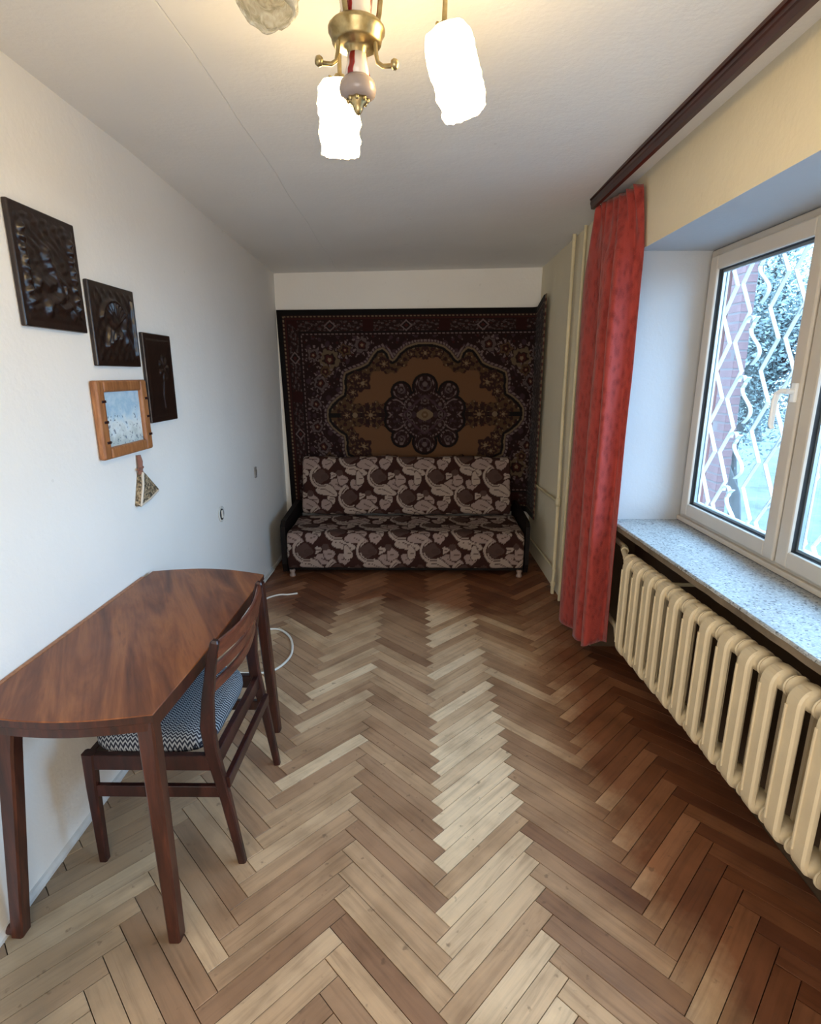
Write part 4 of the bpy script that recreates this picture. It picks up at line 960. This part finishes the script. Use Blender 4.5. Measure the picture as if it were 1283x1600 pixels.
# ------------------------------------------------------------------ outside: grille, ground, trees
M_GRILLE = plain('white_grille_paint', lin(222, 226, 226), 0.5, bump=0.15, var=0.05)
gr = thing('window_grille', 'white iron window grille of hexagons and scrolls outside the glass', 'grille', (1.62, 1.7, 0.85))
XG = 1.55; sw_, st_ = 0.019, 0.005
def strip(pts): mb = MB(); mb.bar(pts, sw_, st_, (1, 0, 0), 0.3); return mb
cell = 0.267; hexw = 0.112; cols = [2.802 - 0.371 * k for k in range(7)]
strips = {}
def add_strip(key, pts, name):
    mb = MB(); mb.bar(pts, sw_, st_, (1, 0, 0), 0.3); mb.build(name, M_GRILLE, gr)
zc0 = 1.615
for ci, yc in enumerate(cols):
    for k in range(-3, 3):
        zc_ = zc0 + k * cell
        for s_ in (1, -1):
            pts = [(XG, yc + s_ * 0.022, zc_ + cell / 2), (XG, yc + s_ * hexw, zc_), (XG, yc + s_ * 0.022, zc_ - cell / 2)]
            if pts[1][1] < 2.93 and pts[1][1] > 0.56:
                pts = [(x, min(y, 2.94), z) for x, y, z in pts]
                add_strip(0, pts, 'hexagon_strip')
    ys = yc - 0.1855
    if ys > 0.6:
        for k in range(-3, 3):
            zc_ = zc0 + (k + 0.5) * cell
            S_ = [(XG, ys + 0.045 * math.sin(a_ * 1.0) * (1 if True else 0), zc_ + 0.105 - 0.21 * i / 18) for i, a_ in ((i, 2 * PI * i / 18) for i in range(19))]
            add_strip(0, S_, 'scroll_strip')
            curl = [(XG, ys + 0.055 + 0.028 * math.cos(a_), zc_ + 0.085 + 0.028 * math.sin(a_)) for a_ in (i * 0.45 for i in range(11))]
            add_strip(0, curl, 'scroll_strip')
mb = MB()
for z in (zc0 - 2.62 * cell, zc0 + 1.95 * cell): mb.bar([(XG + 0.004, 0.56, z), (XG + 0.004, 2.946, z)], 0.012, 0.012, (1, 0, 0), 0.2)
mb.build('grille_frame', M_GRILLE, gr)

pier = thing('brick_pier', 'slim red brick pier standing in the yard beyond the window grille', 'pier', (2.72, 4.85, -0.75))
mb = MB(); mb.box((2.662, 4.755, -0.9), (2.762, 4.965, 2.78)); mb.build('mortar', plain('pier_mortar', lin(104, 92, 90), 0.9, bump=0.3), pier)
mb = MB(); mb.bbox((-0.108, -0.052, -0.0315), (0.108, 0.052, 0.0315), 0.004, 1); bk = None
M_BRICK = plain('pier_brick', lin(112, 80, 78), 0.85, bump=0.4, bscale=60, var=0.2)
for k in range(46):
    pos = (2.712 + R.uniform(-0.002, 0.002), 4.86, -0.72 + 0.075 * k)
    if bk is None: bk = mb.build('brick', M_BRICK, pier, loc=pos); b_ = bk
    else: b_ = link('brick', bk.data, pier, loc=pos)
    b_.rotation_euler = (0, 0, PI / 2 + R.uniform(-0.015, 0.015))
mb = MB(); mb.loft([[(2.712 + a * w_ * 0.55, 4.86 + b * w_, z) for a, b in ((-1, -1), (1, -1), (1, 1), (-1, 1))] for w_, z in ((0.15, 2.765), (0.15, 2.82), (0.02, 2.90))], True, True, False); mb.build('cap', plain('pier_cap', lin(120, 118, 114), 0.8), pier)

t = NT('yard_ground'); co = t.coord(); f = t.noise(co, 1.2, 6, 0.7)
M_GROUND = t.done(t.bsdf(t.ramp(f, [(0.35, lin(62, 66, 68)), (0.5, lin(78, 83, 86)), (0.7, lin(96, 101, 104))]), 0.9, 0, t.bump(f, 0.4, 0.05)))
mb = MB(); n = 30
rings = [[(1.75 + 40 * (i / n), -20 + 60 * (j / n), -0.75 + 0.12 * mnoise.noise(Vector((i * 0.8, j * 0.8, 0)))) for j in range(n + 1)] for i in range(n + 1)]
mb.loft(rings, False, False, True)
g_ = mb.build('ground', M_GROUND); struct(g_)
M_BARK = plain('grey_bark', lin(66, 64, 62), 0.9, bump=0.6, bscale=20, var=0.25)
M_LEAF = plain('pale_foliage', lin(108, 120, 116), 0.7, var=0.3)
def tree(name, label, x, y, h, spread, seed, nleaf):
    r_ = random.Random(seed); o = thing(name, label, 'tree', (x, y, -0.75), None)
    mb = MB(); tips = []
    def grow(p, d, ln, rad, lev):
        pts = [p]; q = p; dd = d
        for i in range(4):
            dd = (dd + Vector((r_.uniform(-.25, .25), r_.uniform(-.25, .25), r_.uniform(-.1, .2)))).normalized(); q = q + dd * ln / 4; pts.append(q)
        mb.tube(pts, [rad * (1 - 0.12 * i) for i in range(5)], 6 if lev < 2 else 4)
        if lev >= 3: tips.extend(pts[1:]); return
        if lev >= 1: tips.append(q)
        for k in range(4 if lev else 6):
            b = pts[2 + k % 3]; nd = (dd + Vector((r_.uniform(-1, 1), r_.uniform(-1, 1), r_.uniform(-.35, .7))) * spread).normalized()
            grow(b, nd, ln * r_.uniform(0.55, 0.78), rad * 0.55, lev + 1)
    grow(Vector((x, y, -0.85)), Vector((0, 0, 1)), h * 0.42, h * 0.022, 0)
    mb.build('trunk', M_BARK, o)
    V = []; Fc = []
    for i in range(nleaf):
        c_ = r_.choice(tips) + Vector((r_.gauss(0, .28), r_.gauss(0, .28), r_.gauss(0, .28)))
        a = Vector((r_.uniform(-1, 1), r_.uniform(-1, 1), r_.uniform(-1, 1))).normalized(); b = a.orthogonal().normalized(); w = r_.uniform(0.016, 0.036)
        o_ = len(V); V += [c_ - a * w, c_ + b * w * 0.5, c_ + a * w, c_ - b * w * 0.5]; Fc.append((o_, o_ + 1, o_ + 2, o_ + 3))
    me = bpy.data.meshes.new('foliage'); me.from_pydata([v[:] for v in V], [], Fc); me.materials.append(M_LEAF)
    fo = link('foliage', me, o); fo['kind'] = 'stuff'
tree('yard_tree', 'bushy grey-green tree seen through the left window sash, nearest the house', 4.3, 7.0, 4.4, 0.62, 3, 42000)
tree('yard_tree', 'thin tree farther along the yard, seen low in the left sash', 7.2, 13.4, 4.6, 0.62, 8, 30000)
tree('yard_tree', 'pale tree seen through the right window sash', 8.8, 9.6, 4.6, 0.62, 13, 24000)
tree('yard_tree', 'distant bushy tree at the far end of the yard', 12.5, 20.0, 6.4, 0.7, 21, 24000)
